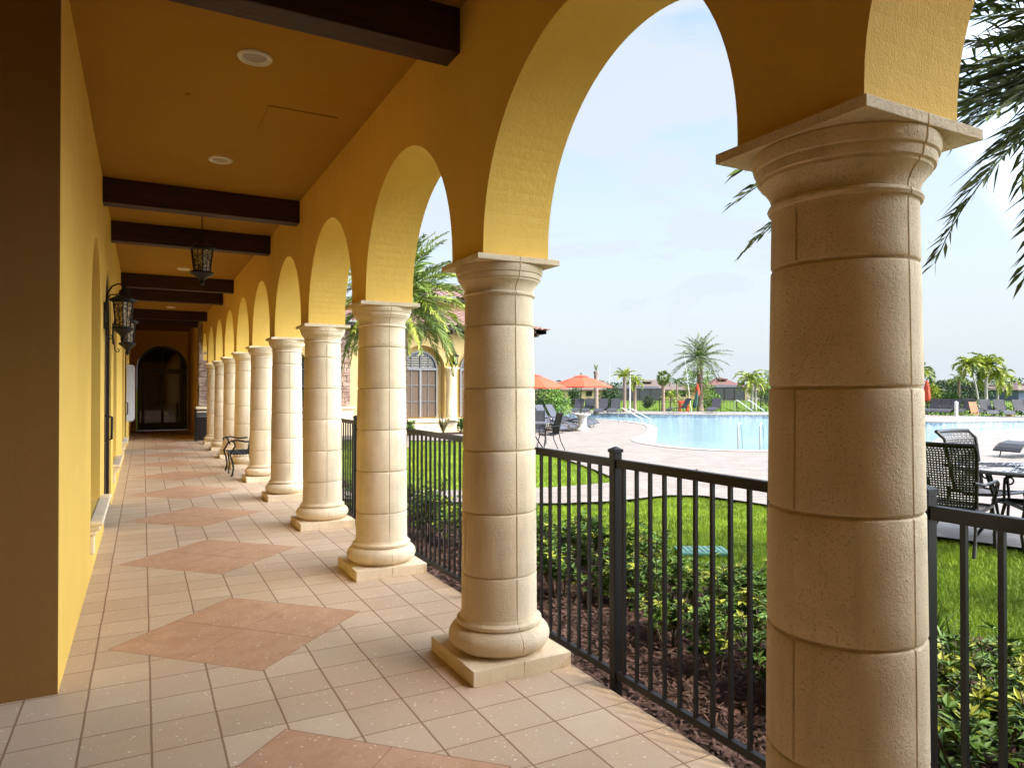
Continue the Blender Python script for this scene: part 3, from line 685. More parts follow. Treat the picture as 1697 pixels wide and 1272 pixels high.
# ------------------------------------------------------------------ fence beside the porch
def metal_fence(name, label, x, y0, posts, zt, zb, pitch=.108, ps=.045):
    r = empty(name, (0, 0, 0)); tag(r, label, 'fence')
    pb = MB(); hw = .0085
    ys = np.arange(y0, posts[-1], pitch)
    for y in ys:
        if min(abs(y-p) for p in posts) < .045: continue
        pb.box((x-hw, y-hw, zb+.001), (x+hw, y+hw, zt-.001))
    a = posts[0]
    pb.build('pickets', M['black'], r)
    for p, q in zip(posts[:-1], posts[1:]):
        for z, hh in ((zt-.045, .045), (zb, .035)):
            MB().box((x-.018, p+.026, z), (x+.018, q-.026, z+hh)).build('rail', M['black'], r, bevel=.003)
    for p in posts:
        po = MB().box((x-.025, p-.025, -.13), (x+.025, p+.025, zt+.035)).build('post', M['black'], r, bevel=.003)
        c = MB(); c.box((x-.03, p-.03, zt+.0355), (x+.03, p+.03, zt+.052)); c.lathe([(.04, zt+.052), (.004, zt+.066)], 4, (x, p, 0), angs=[PI/4+PI/2*j for j in range(4)]); c.build('cap', M['black'], po)
    return r
metal_fence('metal_fence', 'black aluminium picket fence running beside the stone columns', 2.255, -2.1, [1.37-1.69*2, 1.37-1.69, 1.37, 3.05, 4.77, 6.50, 8.23, 9.96], 1.225, .055)
metal_fence('metal_fence', 'far run of black picket fence behind the fourth and fifth columns', 2.255, 12.3, [12.26, 13.8, 15.5, 17.2, 18.9, 20.6, 22.3], 1.225, .055)

# ------------------------------------------------------------------ bench and bin
def bench():
    r = empty('iron_bench', (1.43, 14.2, 0)); tag(r, 'black cast iron bench with scrolled arms between two columns', 'bench')
    for yy in (-.55, .55):
        a = MB()
        a.tube([(0, yy, 0), (.02, yy, .03), (.04, yy, .15), (.02, yy, .28), (-.02, yy, .40), (.02, yy, .47), (.07, yy, .56), (.05, yy, .63), (0.0, yy, .655), (-.03, yy, .63), (-.02, yy, .60)], .016, 8)
        a.tube([(0.0, yy, .655), (.10, yy, .665), (.25, yy, .63), (.42, yy, .64)], .015, 8); a.tube([(.5, yy, 0), (.47, yy, .2), (.44, yy, .42), (.47, yy, .65), (.52, yy, .85)], .016, 8)
        a.build('arm_frame', M['iron'], r, smooth=True)
    s_ = MB()
    for i in range(9): 
        x = .0+i*.052; s_.tube([(x, -.55, .41-.02*math.sin(i/8*PI)), (x, .55, .41-.02*math.sin(i/8*PI))], .008, 6)
    for i in range(14):
        for sgn in (-1, 1): s_.tube([(0, -.52+i*.08, .405), (.42, -.52+i*.08+sgn*.16 if abs(-.52+i*.08+sgn*.16) < .55 else sgn*.55, .40)], .005, 5)
    s_.build('seat', M['iron'], r, smooth=True)
    b = MB(); b.tube([(.52, -.55, .85), (.53, 0, .90), (.52, .55, .85)], .014, 8)
    for i in range(10): b.tube([(.45, -.5+i*.11, .45), (.52, -.5+i*.11, .86)], .007, 5)
    b.build('backrest', M['iron'], r, smooth=True)
    MB().tube([(0.01, 0, 0), (.03, 0, .2), (0, 0, .40)], .013, 8).build('leg', M['iron'], r, smooth=True)
bench()
def bin_():
    r = empty('rubbish_bin', (1.62, 23.55, 0)); tag(r, 'dark mesh rubbish bin with grey top in front of stone pier', 'bin')
    m = MB(); m.box((-.17, -.17, .03), (.17, .17, .74)); m.build('liner', M['shutter'], r)
    m = MB()
    for s_ in (-1, 1):
        for i in range(-9, 10):
            for dr in (-1, 1):
                pass
    for i in range(12):
        z = .05+i*.06
        m.box((-.19, -.19, z), (.19, -.182, z+.022)); m.box((-.19, -.19, z), (-.182, .19, z+.022))
    for i in range(8):
        u = -.19+i*.052; m.box((u, -.186, .03), (u+.012, -.178, .76)); m.box((-.186, u, .03), (-.178, u+.012, .76))
    m.build('mesh_side', M['iron'], r)
    m = MB()
    for x in (-.2, .17):
        for y in (-.2, .17): m.box((x, y, 0), (x+.03, y+.03, .93))
    m.build('frame', M['iron'], r); m = MB(); m.box((-.168, -.168, .76), (.168, .168, .88)); m.build('hopper', M['cast'], r, bevel=.01)
    m = MB(); m.box((-.21, -.21, .93), (.21, .21, .97)); m.build('lid', M['iron'], r, bevel=.01)
bin_()

# ------------------------------------------------------------------ clubhouse wing
def tile_roof(mb, p0, p1, q0, q1, pitch=.26, rise=.055):
    """barrel tile slope: eave p0->p1, ridge q0->q1"""
    p0, p1, q0, q1 = map(Vector, (p0, p1, q0, q1)); W_ = (p1-p0).length; nU = max(2, int(W_/pitch))*6
    Ls = ((q0-p0).length+(q1-p1).length)/2; nV = max(2, int(Ls/.36))
    nrm = (p1-p0).cross(q0-p0).normalized()
    if nrm.z < 0: nrm = -nrm
    base = len(mb.v)
    ud = (p1-p0).normalized()
    for j in range(nV):
        for e in (0, 1):
            t = (j+e)/nV; a = p0.lerp(q0, t); b = p1.lerp(q1, t); sa = (a-p0).dot(ud); sb = (b-p0).dot(ud)
            lift = .03*(1-e)
            for i in range(nU+1):
                s_ = sa+(sb-sa)*i/nU
                hgt = rise*abs(math.sin(PI*s_/pitch))
                mb.v.append(tuple(a.lerp(b, i/nU)+nrm*(hgt+lift)))
    st = nU+1
    for j in range(nV*2-1):
        for i in range(nU):
            a = base+j*st+i; mb.f.append((a, a+1, a+1+st, a+st)); mb.m.append(mb.mi)
WY = 25.0
wg = empty('clubhouse_wing', (0, 0, 0)); tag(wg, 'sunlit pale yellow clubhouse wing with arched windows and tile roof', 'building')
mb = MB(); REC = [(9.42, .92, .46, 2.36), (11.78, .92, .46, 2.36)]
arch_wall(mb, 2.1, 14.1, -.1, 4.05, REC+[(4.35, .78, -.1, 2.35)], WY, WY+.32, mf, n=28)
mb.box((2.1, WY+.325, -.1), (14.1, 33, 4.05)); mb.build('wall', M['yellow_pale'], wg, smooth=True, ang=25)
mb = MB(); mb.box((6.9, WY-.10, -.1), (14.15, WY-.001, .33)); mb.box((6.86, WY-.14, .33), (14.2, WY-.001, .40)); mb.build('stone_wainscot', M['lime'], wg, bevel=.01)
for c, hw, zb, zs in REC:
    f_ = MB(); arch_frame(f_, c, .69, .52, 2.38, .045, WY+.2, WY+.31, mf); f_.box((c-.69, WY+.205, 2.34), (c+.69, WY+.3, 2.42)); f_.box((c-.035, WY+.203, .52), (c+.035, WY+.3, 2.34))
    for x in (-.36, .33): f_.box((c+x, WY+.23, .52), (c+x+.018, WY+.3, 3.0))
    f_.box((c-.009, WY+.23, 2.42), (c+.009, WY+.3, 3.05))
    for z in (1.12, 1.74): f_.box((c-.66, WY+.23, z), (c+.66, WY+.3, z+.018))
    fo = f_.build('window', M['wframe'], wg)
    g = MB(); g.face([(c-.68, WY+.26, .53), (c-.68, WY+.26, 2.34), (c+.68, WY+.26, 2.34), (c+.68, WY+.26, .53)][::-1]); g.build('curtained_pane', M['curtain'], fo)
    g = MB(); arch_panel(g, c, .68, 2.38, 2.38, WY+.28, mf); g.build('arched_pane', M['glass'], fo)
    g = MB()
    for s_ in (-1, 1):
        for k in range(6):
            hw2 = min(.52, math.sqrt(max(.01, .60**2-(k*.1+.08)**2)))
            xa, xb = sorted((c+s_*.04, c+s_*hw2)); g.box((xa, WY+.262, 2.44+k*.09), (xb, WY+.275, 2.47+k*.09))
    g.build('shutter', M['hwallw'], fo)
    s_ = MB(); s_.box((c-.95, WY-.12, .40), (c+.95, WY+.2, .47)); s_.box((c-.88, WY-.02, .401), (c+.88, WY-.001, .395)); s_.build('window_sill', M['lime'], wg, bevel=.01)
for x in (8.24, 10.60, 12.96):
    p = MB(); p.lathe([(.25, .40), (.25, .46), (.215, .5), (.20, .55), (.19, 2.2), (.195, 2.21), (.20, 2.24), (.23, 2.29), (.24, 2.36), (.24, 2.40)], 28, (x, WY-.02, 0)); p.box((x-.25, WY-.27, 2.40), (x+.25, WY-.001, 2.44)); p.build('pilaster', M['lime'], wg, smooth=True)
g = MB(); arch_panel(g, 4.35, .775, -.08, 2.35, WY+.25, mf); gd = g.build('glazed_door', M['glass'], wg)
f_ = MB(); arch_frame(f_, 4.35, .775, -.08, 2.35, .06, WY+.18, WY+.249, mf)
for z in (.1, .9, 1.7, 2.3): f_.box((3.6, WY+.2, z), (5.1, WY+.248, z+.03))
f_.box((4.33, WY+.19, -.08), (4.37, WY+.249, 3.1)); f_.box((4.9, WY+.19, -.08), (4.92, WY+.249, 2.9)); f_.build('door_frame', M['wframe'], gd)
mb = MB(); stones(mb, 6.15, 6.62, WY-.12, .98, 3.7, seed=9); mb.box((6.17, WY-.12, .98), (6.60, WY-.001, 3.7)); mb.build('stone_pilaster', M['stone'], wg, bevel=.01)
mb = MB(); mb.box((6.08, WY-.25, -.1), (6.70, WY-.002, .90)); mb.box((6.02, WY-.30, .901), (6.76, WY-.002, .97)); mb.build('pilaster_base', M['lime'], wg, bevel=.01)
mb = MB(); mb.box((2.12, WY-.55, 3.86), (14.6, WY-.003, 4.0)); mb.box((14.103, WY-.55, 3.86), (14.6, 32.8, 4.0))
for i in range(20): mb.box((2.4+i*.62, WY-.5, 3.74), (2.5+i*.62, WY-.004, 3.86))
mb.build('eave', M['fascia'], wg)
mb = MB(); tile_roof(mb, (2.1, WY-.68, 3.98), (14.75, WY-.68, 3.98), (2.1, WY+3.3, 5.25), (10.8, WY+3.3, 5.25)); tile_roof(mb, (14.75, WY-.68, 3.98), (14.75, 33.2, 3.98), (10.8, WY+3.3, 5.25), (10.8, 29.2, 5.25))
mb.build('tile_roof', M['roofw'], wg, smooth=True, ang=60)
mb = MB(); mb.box((10.6, WY+2.6, 4.4), (14.0, 31.5, 5.45)); mb.build('upper_wall', M['yellow_pale'], wg)
mb = MB(); a, b_, y0, y1 = 10.05, 14.5, WY+2.0, 32.1; tile_roof(mb, (a, y0, 5.45), (b_, y0, 5.45), (12.27, y0+2.3, 6.35), (12.3, y0+2.3, 6.35)); tile_roof(mb, (a, y1, 5.45), (a, y0, 5.45), (12.27, y0+2.6, 6.35), (12.27, y0+2.3, 6.35)); tile_roof(mb, (b_, y0, 5.45), (b_, y1, 5.45), (12.3, y0+2.3, 6.35), (12.3, y0+2.6, 6.35))
mb.build('upper_tile_roof', M['roofw'], wg, smooth=True, ang=60)
mb = MB(); mb.box((10.2, WY+2.15, 5.30), (14.35, 31.9, 5.44)); mb.build('upper_eave', M['fascia'], wg)

# ------------------------------------------------------------------ plants
def leaf_quads(C, D, U, ln, wd, fold=.15):
    """folded leaves: centre C, direction D, up-ish U arrays (n,3)"""
    Sd = np.cross(D, U); Sd /= (np.linalg.norm(Sd, axis=1, keepdims=True)+1e-9); Nn = np.cross(Sd, D)
    ln = ln[:, None]; wd = wd[:, None]
    a = C; m = C+D*ln*.5; t = C+D*ln-Nn*ln*.12
    l = m+Sd*wd+Nn*wd*fold*2; r = m-Sd*wd+Nn*wd*fold*2
    return np.stack([a, r, t, a, t, l], 1).reshape(-1, 3)
def unit(n, up=0.0):
    v = nr.normal(size=(n, 3)); v[:, 2] = np.abs(v[:, 2])*(1 if up else 1)+up if up else v[:, 2]
    return v/np.linalg.norm(v, axis=1, keepdims=True)
def shrub_proto(seed, h=.55, rad=.30, whorls=46, yel=.3, ln=.072):
    global nr
    nr = np.random.RandomState(seed)
    r = empty('hedge_shrub'); tag(r, cat='shrub')
    mb = MB(); st = MB()
    nst = 9; tips = []
    for i in range(nst):
        a = nr.uniform(0, 2*PI); rr = rad*math.sqrt(nr.uniform(.05, 1)); hh = h*nr.uniform(.6, 1.05)
        p0 = np.array([.04*math.cos(a), .04*math.sin(a), 0]); p2 = np.array([rr*math.cos(a), rr*math.sin(a), hh]); p1 = (p0+p2)/2+np.array([0, 0, .05])
        st.tube([p0, p1, p2], [.007, .005, .003], 5)
        for k in range(int(whorls/nst)):
            t = nr.uniform(.35, 1.02); q = (1-t)**2*p0+2*t*(1-t)*p1+t*t*p2+nr.normal(0, .03, 3); tips.append(q)
    for q in tips:
        n = nr.randint(6, 10); az = np.linspace(0, 2*PI, n, endpoint=False)+nr.uniform(0, 6); el = nr.uniform(-.1, .9, n)
        D = np.stack([np.cos(az)*np.cos(el), np.sin(az)*np.cos(el), np.sin(el)], 1); U = np.tile([0, 0, 1.], (n, 1))
        L_ = nr.uniform(.7, 1.15, n)*ln; V = leaf_quads(np.tile(q, (n, 1)), D, U, L_, L_*nr.uniform(.17, .24, n))
        mb.arr(V, 3, 1 if nr.rand() < yel else 0)
    mb.build('leaves', [M['leaf'], M['leafyel']], r); st.build('stems', M['stem'], r, smooth=True)
    return r
protos = [shrub_proto(11, .54, .30, 84, .15), shrub_proto(12, .48, .31, 80, .24), shrub_proto(13, .62, .28, 74, .10), shrub_proto(14, .46, .33, 84, .18)]
used = [False]*4
nr = np.random.RandomState(5)
rr_ = random.Random(21)
k = 0
def put_shrub(i, x, y, s, group, label):
    global used
    p = protos[i]; c = p if not used[i] else dup(p); used[i] = True
    c.location = (x, y, -.09); c.rotation_euler = (0, 0, rr_.uniform(0, 6.28)); c.scale = (s, s, s*rr_.uniform(.9, 1.1)); c['label'] = label; c['group'] = group
y = .55
while y < 10.1:
    w2 = 3.95 if y < 7 else (3.3 if y < 8.6 else 2.75)
    for x0 in ((2.95, 3.42, 3.85) if y < 3.2 else ((3.05, 3.5, 3.85) if y < 7.2 else (2.75, 3.1))):
        if x0 > w2: continue
        if rr_.random() < .08: continue
        g = 'variegated shrubs of the hedge behind the near fence'
        put_shrub(rr_.randrange(4), x0+rr_.uniform(-.1, .1), y+rr_.uniform(-.12, .12), rr_.uniform(.68, 1.0), g, 'green and yellow variegated shrub in the mulch bed behind the near fence')
    y += .36
y = 12.8
while y < 22:
    put_shrub(rr_.randrange(4), 2.75+rr_.uniform(-.1, .15), y, rr_.uniform(.9, 1.3), 'shrubs behind the far run of fence', 'green shrub behind the far run of fence between distant columns'); y += .6
# strappy grass clump right of near column
def strap_clump(name, label, cat, loc, n, ln, wd, mat, spread=.9, group=None):
    az = nr.uniform(0, 2*PI, n); V = []
    for i in range(n):
        tl = nr.uniform(.2, spread); L_ = ln*nr.uniform(.6, 1.1); d = np.array([math.cos(az[i]), math.sin(az[i]), 0]); s_ = np.array([-d[1], d[0], 0]); P = []
        for t in (0, .35, .7, 1):
            P.append(d*L_*math.sin(tl)*t*(.7+.3*t)+np.array([0, 0, L_*math.cos(tl)*(t-.28*tl*t*t)]))
        wv = [wd*.7, wd, wd*.8, 0]
        for j in range(3): V += [P[j]-s_*wv[j], P[j]+s_*wv[j], P[j+1]+s_*wv[j+1], P[j+1]-s_*wv[j+1]]
    o = MB().arr(np.array(V), 4).build(name, mat, loc=loc); return tag(o, label, cat, group)
strap_clump('grass_clump', 'strappy green grass clump right of the nearest column behind the fence', 'grass clump', (4.15, 2.35, -.09), 70, .42, .008, M['leafbright'])
strap_clump('grass_clump', 'small strappy grass clump at the lawn edge behind nearest column', 'grass clump', (4.6, 2.75, -.09), 50, .36, .008, M['leafbright'])
strap_clump('spiky_plant', 'bronze spiky plant with sword leaves below the arched window', 'plant', (9.95, 24.2, -.06), 26, 1.0, .03, pm('cordyline_leaf', (.16, .14, .06), .5, .4, 4), .55)
def leaf_cloud(mb, C, R, n, ln, ratio=.35, mi=0, flat=1.0):
    v = nr.normal(size=(n, 3)); v /= np.linalg.norm(v, axis=1, keepdims=True); r = nr.uniform(.55, 1.05, n)[:, None]
    P = np.array(C)+v*r*np.array(R); D = v+nr.normal(0, .6, (n, 3)); D[:, 2] *= flat; D /= np.linalg.norm(D, axis=1, keepdims=True)
    U = nr.normal(size=(n, 3)); L_ = ln*nr.uniform(.6, 1.2, n); mb.arr(leaf_quads(P, D, U, L_, L_*ratio), 3, mi)
def bush(label, loc, R, hgt, mat, n=500, ln=.12, cat='shrub', group=None, name='shrub', clumps=7):
    mb = MB()
    for i in range(clumps):
        a = nr.uniform(0, 6.28); q = nr.uniform(0, .6)*R; rr = R*nr.uniform(.35, .6)
        leaf_cloud(mb, (q*math.cos(a), q*math.sin(a), hgt*nr.uniform(.3, .75)), (rr, rr, hgt*.33), int(n/clumps), ln)
    o = mb.build(name, mat, loc=loc); return tag(o, label, cat, group)
for x, s_, lb in ((8.55, .5, 'low green shrub below the arched window, left of the spiky plant'), (10.75, .55, 'low green shrub right of the spiky plant by the pilaster'), (11.5, .75, 'fuller dark green shrub in front of the second arched window')):
    bush(lb, (x, 24.15, -.06), s_*.6, s_*1.0, M['leaf'], 420, .11, group=None)

def palm(name, label, loc, th, tr, nf, fl, trunkmat, leafmats, el=(-35, 80), droop=1.3, ll=.4, nl=34, lw=.016, lean=(0, 0), group=None, seed=1, fan=0, extra=None, trunk2=None, keep=None):
    R = np.random.RandomState(seed); r = empty(name, loc); tag(r, label, 'palm tree', group)
    prof = []; n = 26 if th > .3 else 4
    t = MB(); P = []; rad = []
    for i in range(n+1):
        f = i/n; P.append((lean[0]*f*f, lean[1]*f*f, th*f)); rad.append(tr*(1.25-.45*min(1, f*4)**.5+(.25*max(0, f-.85)/.15))*(1+(.10 if i % 2 else -.04)))
    t.tube(P, rad, 12); 
    if name == 'date_palm':
        for i in range(int(th/.09)):
            for j in range(7):
                a = 2*PI*(j+.5*(i % 2))/7; z = .1+i*.09; f = z/th
                if f > 1: continue
                c = Vector((lean[0]*f*f+tr*.86*math.cos(a), lean[1]*f*f+tr*.86*math.sin(a), z)); o_ = Vector((math.cos(a), math.sin(a), 0)); s_ = Vector((-math.sin(a), math.cos(a), 0)); w2 = tr*.36
                t.face([c-s_*w2, c+Vector((0, 0, -.05)), c+s_*w2, c+o_*tr*.34+Vector((0, 0, .07))])
    t.build('trunk', trunkmat, r, smooth=True, ang=60)
    top = np.array([lean[0], lean[1], th]); mb = MB(); rb = MB()
    FR = []
    for i in range(nf):
        az = i*2.39996+R.uniform(-.2, .2); u = (i+.5)/nf; e = math.radians(el[1]+(el[0]-el[1])*u**.9+R.uniform(-6, 6)); FR.append((az, e, fl*R.uniform(.88, 1.08)*(1-.15*(1-u)), droop*R.uniform(.8, 1.2)))
    if keep: FR = [f for f in FR if keep(f)]
    if extra: FR += extra
    for az, e, L_, dr in FR:
        n = 14; p = top.copy(); pts = [p.copy()]; es = [e]; twist = R.uniform(-.3, .3)
        for k_ in range(n):
            ee = e-dr*((k_+.5)/n)**1.5; p = p+np.array([math.cos(az)*math.cos(ee), math.sin(az)*math.cos(ee), math.sin(ee)])*L_/n; pts.append(p.copy()); es.append(ee)
            az += twist/n
        pts = np.array(pts); rb.tube(pts.tolist(), [max(.022*(1-j/n), .004)*fl/2.5 for j in range(n+1)], 5, cap=False)
        m = nl; T = np.linspace(.12, .995, m) if not fan else np.linspace(.45, 1, m)
        idx = T*n; i0 = np.minimum(idx.astype(int), n-1); fr = (idx-i0)[:, None]; base = pts[i0]*(1-fr)+pts[i0+1]*fr; tan = pts[i0+1]-pts[i0]; tan /= np.linalg.norm(tan, axis=1, keepdims=True)
        side = np.cross(tan, [0, 0, 1.]); side /= (np.linalg.norm(side, axis=1, keepdims=True)+1e-9); upv = np.cross(side, tan)
        for sg in (-1, 1):
            sweep = np.radians(62-32*T+R.normal(0, 7, m))[:, None]; v = np.radians(R.normal(22, 14, m))[:, None]
            if fan: v = np.radians(R.normal(10, 60, m))[:, None]
            D = tan*np.cos(sweep)+(side*sg*np.cos(v)+upv*np.sin(v))*np.sin(sweep); ln_ = ll*np.clip(np.sin(np.clip(T*1.02+.08, 0, 1)*PI)**.55, .32, 1)*R.uniform(.85, 1.1, m)
            a = base+R.normal(0, .008, (m, 3)); tip = a+D*ln_[:, None]+np.array([0, 0, -1.])*(ln_[:, None]**1.5)*.35; mid = a+D*ln_[:, None]*.45
            wv = np.cross(D, upv+R.normal(0, .5, (m, 3))); wv /= (np.linalg.norm(wv, axis=1, keepdims=True)+1e-9)
            V = np.stack([a, mid-wv*lw, tip, mid+wv*lw], 1).reshape(-1, 3)
            mb.arr(V, 4, int(R.rand() < .35) if len(leafmats) > 1 else 0)
    mb.build('crown', leafmats, r); rb.build('frond_stalks', leafmats[0], r)
    return r
# near palm out of frame at right: only its drooping fronds reach into the view
def tgt(x, y, d, top):
    a = (x-848.5)/F; p = np.array([(a*CS+SN)*d, (CS-a*SN)*d, H0+(644-y)/F*d]); v = p-top; hd = math.hypot(v[0], v[1]); return v, hd
ntop = np.array([7.0, 1.95, 4.25])
ex = []
for (x, y, d, dr) in ((1222, 300, 5.2, .5), (1240, 425, 6.0, .75), (1215, 350, 5.6, .55), (1575, 440, 4.9, .9), (1500, 290, 5.3, .5), (1700, 470, 4.6, .9), (1265, 400, 6.6, .6), (1640, 300, 4.3, .5), (1600, 215, 4.6, .4), (1560, 150, 5.0, .35), (1630, 110, 4.6, .3), (1660, 190, 4.3, .5), (1670, 150, 5.3, .4), (1500, 40, 5.2, .3), (1590, 30, 4.8, .3), (1650, 60, 5.6, .3), (1610, 160, 5.8, .5), (1690, 230, 5.0, .4), (1700, 90, 4.2, .2), (1560, 100, 5.9, .4), (1675, 60, 4.9, .3), (1690, 170, 4.5, .3), (1660, 240, 5.4, .6), (1620, 70, 6.3, .3)):
    v, hd = tgt(x, y, d, ntop)
    # chord elevation approx e - dr*0.4
    L_ = np.linalg.norm(v)*(1+.05*dr*dr); e = math.atan2(v[2], hd)+dr*.42; ex.append((math.atan2(v[1], v[0]), e, L_, dr))
palm('date_palm', 'large palm whose dark fronds droop in beside the nearest column', tuple(np.array([7.0, 1.95, -.1])), 4.35, .2, 34, 2.5, M['trunk'], [M['palmdark'], M['palmgreen']], (-10, 80), 1.3, .48, 50, .014, seed=4, extra=ex)
palm('date_palm', 'lush feathery palm in front of the clubhouse wing', tuple(at(664, 20.3, -.1)), 4.3, .2, 78, 2.75, M['trunk'], [M['palmgreen'], M['palmyel']], (-34, 85), 1.0, .46, 66, .018, seed=9)
palm('date_palm', 'tall full date palm standing alone beyond the pool', tuple(at(1160, 56, -.15)), 4.25, .25, 50, 2.75, M['trunk'], [M['palmblue'], M['palmgreen']], (-38, 85), .75, .5, 34, .022, seed=15)

# ------------------------------------------------------------------ pool furniture
def chaise(back=55, sag=True, mat='sling'):
    """head at -Y, feet at +Y, length 1.95, origin at the centre on the ground"""
    r = empty('chaise_lounge'); tag(r, cat='lounge chair')
    hw = .31; f_ = MB(); seat = []
    b = math.radians(back); hinge = (-.28, .36); L_ = .78
    side = [(hinge[0]-L_*math.cos(b)-.06, hinge[1]+L_*math.sin(b)-.02)] if back > 10 else []
    path = ([(hinge[0]-L_*math.cos(b)-.05, hinge[1]+L_*math.sin(b)-.0)] if back > 10 else [])+[(hinge[0]-L_*math.cos(b), hinge[1]+L_*math.sin(b)), (hinge[0]-L_*.5*math.cos(b), hinge[1]+L_*.5*math.sin(b)-.03), hinge, (0, .33), (.45, .38), (.78, .33), (.92, .24), (1.0, .16)]
    for s_ in (-1, 1): f_.tube([(s_*hw, y_, z_) for y_, z_ in path], .016, 7)
    for y_, z_ in (path[0], path[-1]): f_.tube([(-hw, y_, z_), (hw, y_, z_)], .014, 6)
    f_.build('frame', M['black'], r, smooth=True)
    sb = MB()
    for i in range(len(path)-1):
        a, c = path[i], path[i+1]; sb.face([(-hw, a[0], a[1]+.006), (hw, a[0], a[1]+.006), (hw, c[0], c[1]+.006), (-hw, c[0], c[1]+.006)]); sb.face([(-hw, c[0], c[1]-.002), (hw, c[0], c[1]-.002), (hw, a[0], a[1]-.002), (-hw, a[0], a[1]-.002)])
    sb.build('sling', M[mat], r)
    for s_ in (-1, 1):
        MB().tube([(s_*hw, -.42, .34), (s_*(hw+.02), -.52, 0)], .014, 6).build('leg', M['black'], r, smooth=True)
        MB().tube([(s_*hw, .62, .36), (s_*(hw+.02), .74, 0)], .014, 6).build('leg', M['black'], r, smooth=True)
        if back > 10: MB().tube([(s_*(hw+.02), -.38, .36), (s_*(hw+.03), -.28, .52), (s_*(hw+.03), .02, .53), (s_*(hw+.02), .1, .36)], .013, 6).build('armrest', M['black'], r, smooth=True)
    return r
ch_up = chaise(58); ch_up['group'] = 'raised lounge chairs'
ch_flat = chaise(8); ch_flat['group'] = 'flat lounge chairs'
def low(px, y, up=0): return at(px, F*(H0+.06)/(y-643.8), -.06)
lab = ['nearest raised lounge chair of the row at the pool bend', 'second raised lounge chair of the row at the pool bend', 'third raised lounge chair of the row, left of the white pedestal']
Q = [((934, 716.5), 0), ((951, 713.5), 0), ((968, 712), 0), ((972, 710), 1), ((980, 708), 1), ((986, 706), 1)]
lab += ['flat lounge chair directly behind the white pedestal', 'flat lounge chair right of the white pedestal', 'flat lounge chair at the right end of the pool bend row']
rz = camdir(.86, -.55); first = {0: True, 1: True}
hd = Vector((-math.sin(rz), math.cos(rz), 0))
for i, ((px, yy), fl) in enumerate(Q):
    p = low(px, yy)-hd*.95
    place((ch_up, ch_flat)[fl], p, rz+rr_.uniform(-.05, .05), lab[i], first[fl]); first[fl] = False
# far side loungers with raised backs facing us
far = [(909, 46, 'grey lounge chair left of the bright shrub, facing the pool'), (929, 46.5, 'lounge chair half behind the raised row, facing the pool'), (957, 47, 'lounge chair by the umbrella pole facing the pool'), (974, 47, 'lounge chair right of the umbrella pole facing the pool'), (997, 47, 'lounge chair right of the bare palm trunk'), (1018, 47, 'lounge chair at the right end of the left bank row')]
for px, d, lb in far: place(ch_up, at(px, d, -.06), camdir(-.35, -.94), lb, False)
for px, d, a, lb in ((1127, 48.5, camdir(-.9, -.3), 'lounge chair in front of the orange lifeguard stand'), (1184, 49, camdir(-.5, -.8), 'lounge chair at the foot of the tall date palm')): place(ch_up, at(px, d, -.06), a, lb, False)
for i, (px, d) in enumerate(((1543, 46), (1560, 45.5), (1577, 45), (1598, 45), (1638, 43), (1662, 42.5), (1694, 42), (1612, 46))):
    place(ch_up, at(px, d, -.06), camdir(-.25 if i > 3 else -.8, -.95 if i > 3 else -.5), ['lounge chair beside the closed orange umbrella at far right bank', 'second lounge chair from the closed umbrella on the right bank', 'lounge chair by the white post on the right bank', 'lounge chair in the planting right of the white post',
          'wide lounge chair below the three bright palms', 'lounge chair right of the bright palms on the far bank', 'lounge chair cropped by the right frame edge', 'lounge chair half hidden under the leaning palm trunk'][i], False)
place(ch_flat, at(1712, 17.2, -.06), camdir(-.93, -.36), 'flat lounge chair alone on the deck at the right edge', False)
# sling dining chair
def sling_chair():
    r = empty('patio_chair'); tag(r, cat='chair', group='dark sling patio chairs')
    prof = [(-.34, 1.02), (-.29, 1.0), (-.26, .85), (-.20, .62), (-.17, .45), (.0, .40), (.22, .43), (.25, .40)]
    s_ = MB(); hw = .23
    for i in range(len(prof)-1):
        a, c = prof[i], prof[i+1]; s_.face([(-hw, a[0], a[1]), (hw, a[0], a[1]), (hw, c[0], c[1]), (-hw, c[0], c[1])]); s_.face([(-hw, c[0], c[1]-.008), (hw, c[0], c[1]-.008), (hw, a[0], a[1]-.008), (-hw, a[0], a[1]-.008)])
    s_.build('sling', M['sling'], r)
    f_ = MB()
    for q in (-1, 1): f_.tube([(q*hw, y_, z_) for y_, z_ in prof], .014, 7)
    f_.build('frame', M['black'], r, smooth=True)
    for q in (-1, 1):
        MB().tube([(q*hw, .20, .42), (q*.27, .24, .25), (q*.28, .27, 0)], .013, 7).build('leg', M['black'], r, smooth=True)
        MB().tube([(q*hw, -.18, .47), (q*.27, -.22, .25), (q*.28, -.34, 0)], .013, 7).build('leg', M['black'], r, smooth=True)
        MB().tube([(q*hw, -.23, .66), (q*.28, -.1, .66), (q*.29, .16, .64), (q*.28, .22, .56), (q*.26, .2, .42)], .013, 7).build('armrest', M['black'], r, smooth=True)
    return r
sc_ = sling_chair()
place(sc_, at(911, 19.1, -.06), camdir(-.85, -.25), 'dark sling patio chair seen side on beside the second column', True)
place(sc_, at(889, 20.9, -.06), camdir(-.1, -1), 'dark sling patio chair with its back up, half hidden by column', False)
t = empty('patio_table', at(882, 19.6, -.06), 0, 'small dark patio table mostly hidden behind the second column', 'table')
MB().lathe([(.0005, .70), (.5, .70), (.52, .715), (.5, .73), (.0005, .73)], 32).build('tabletop', M['cast'], t, smooth=True)
for j in range(4):
    a = PI/4+j*PI/2; MB().tube([(.1*math.cos(a), .1*math.sin(a), .7), (.08*math.cos(a), .08*math.sin(a), .35), (.32*math.cos(a), .32*math.sin(a), 0)], .018, 7).build('leg', M['black'], t, smooth=True)
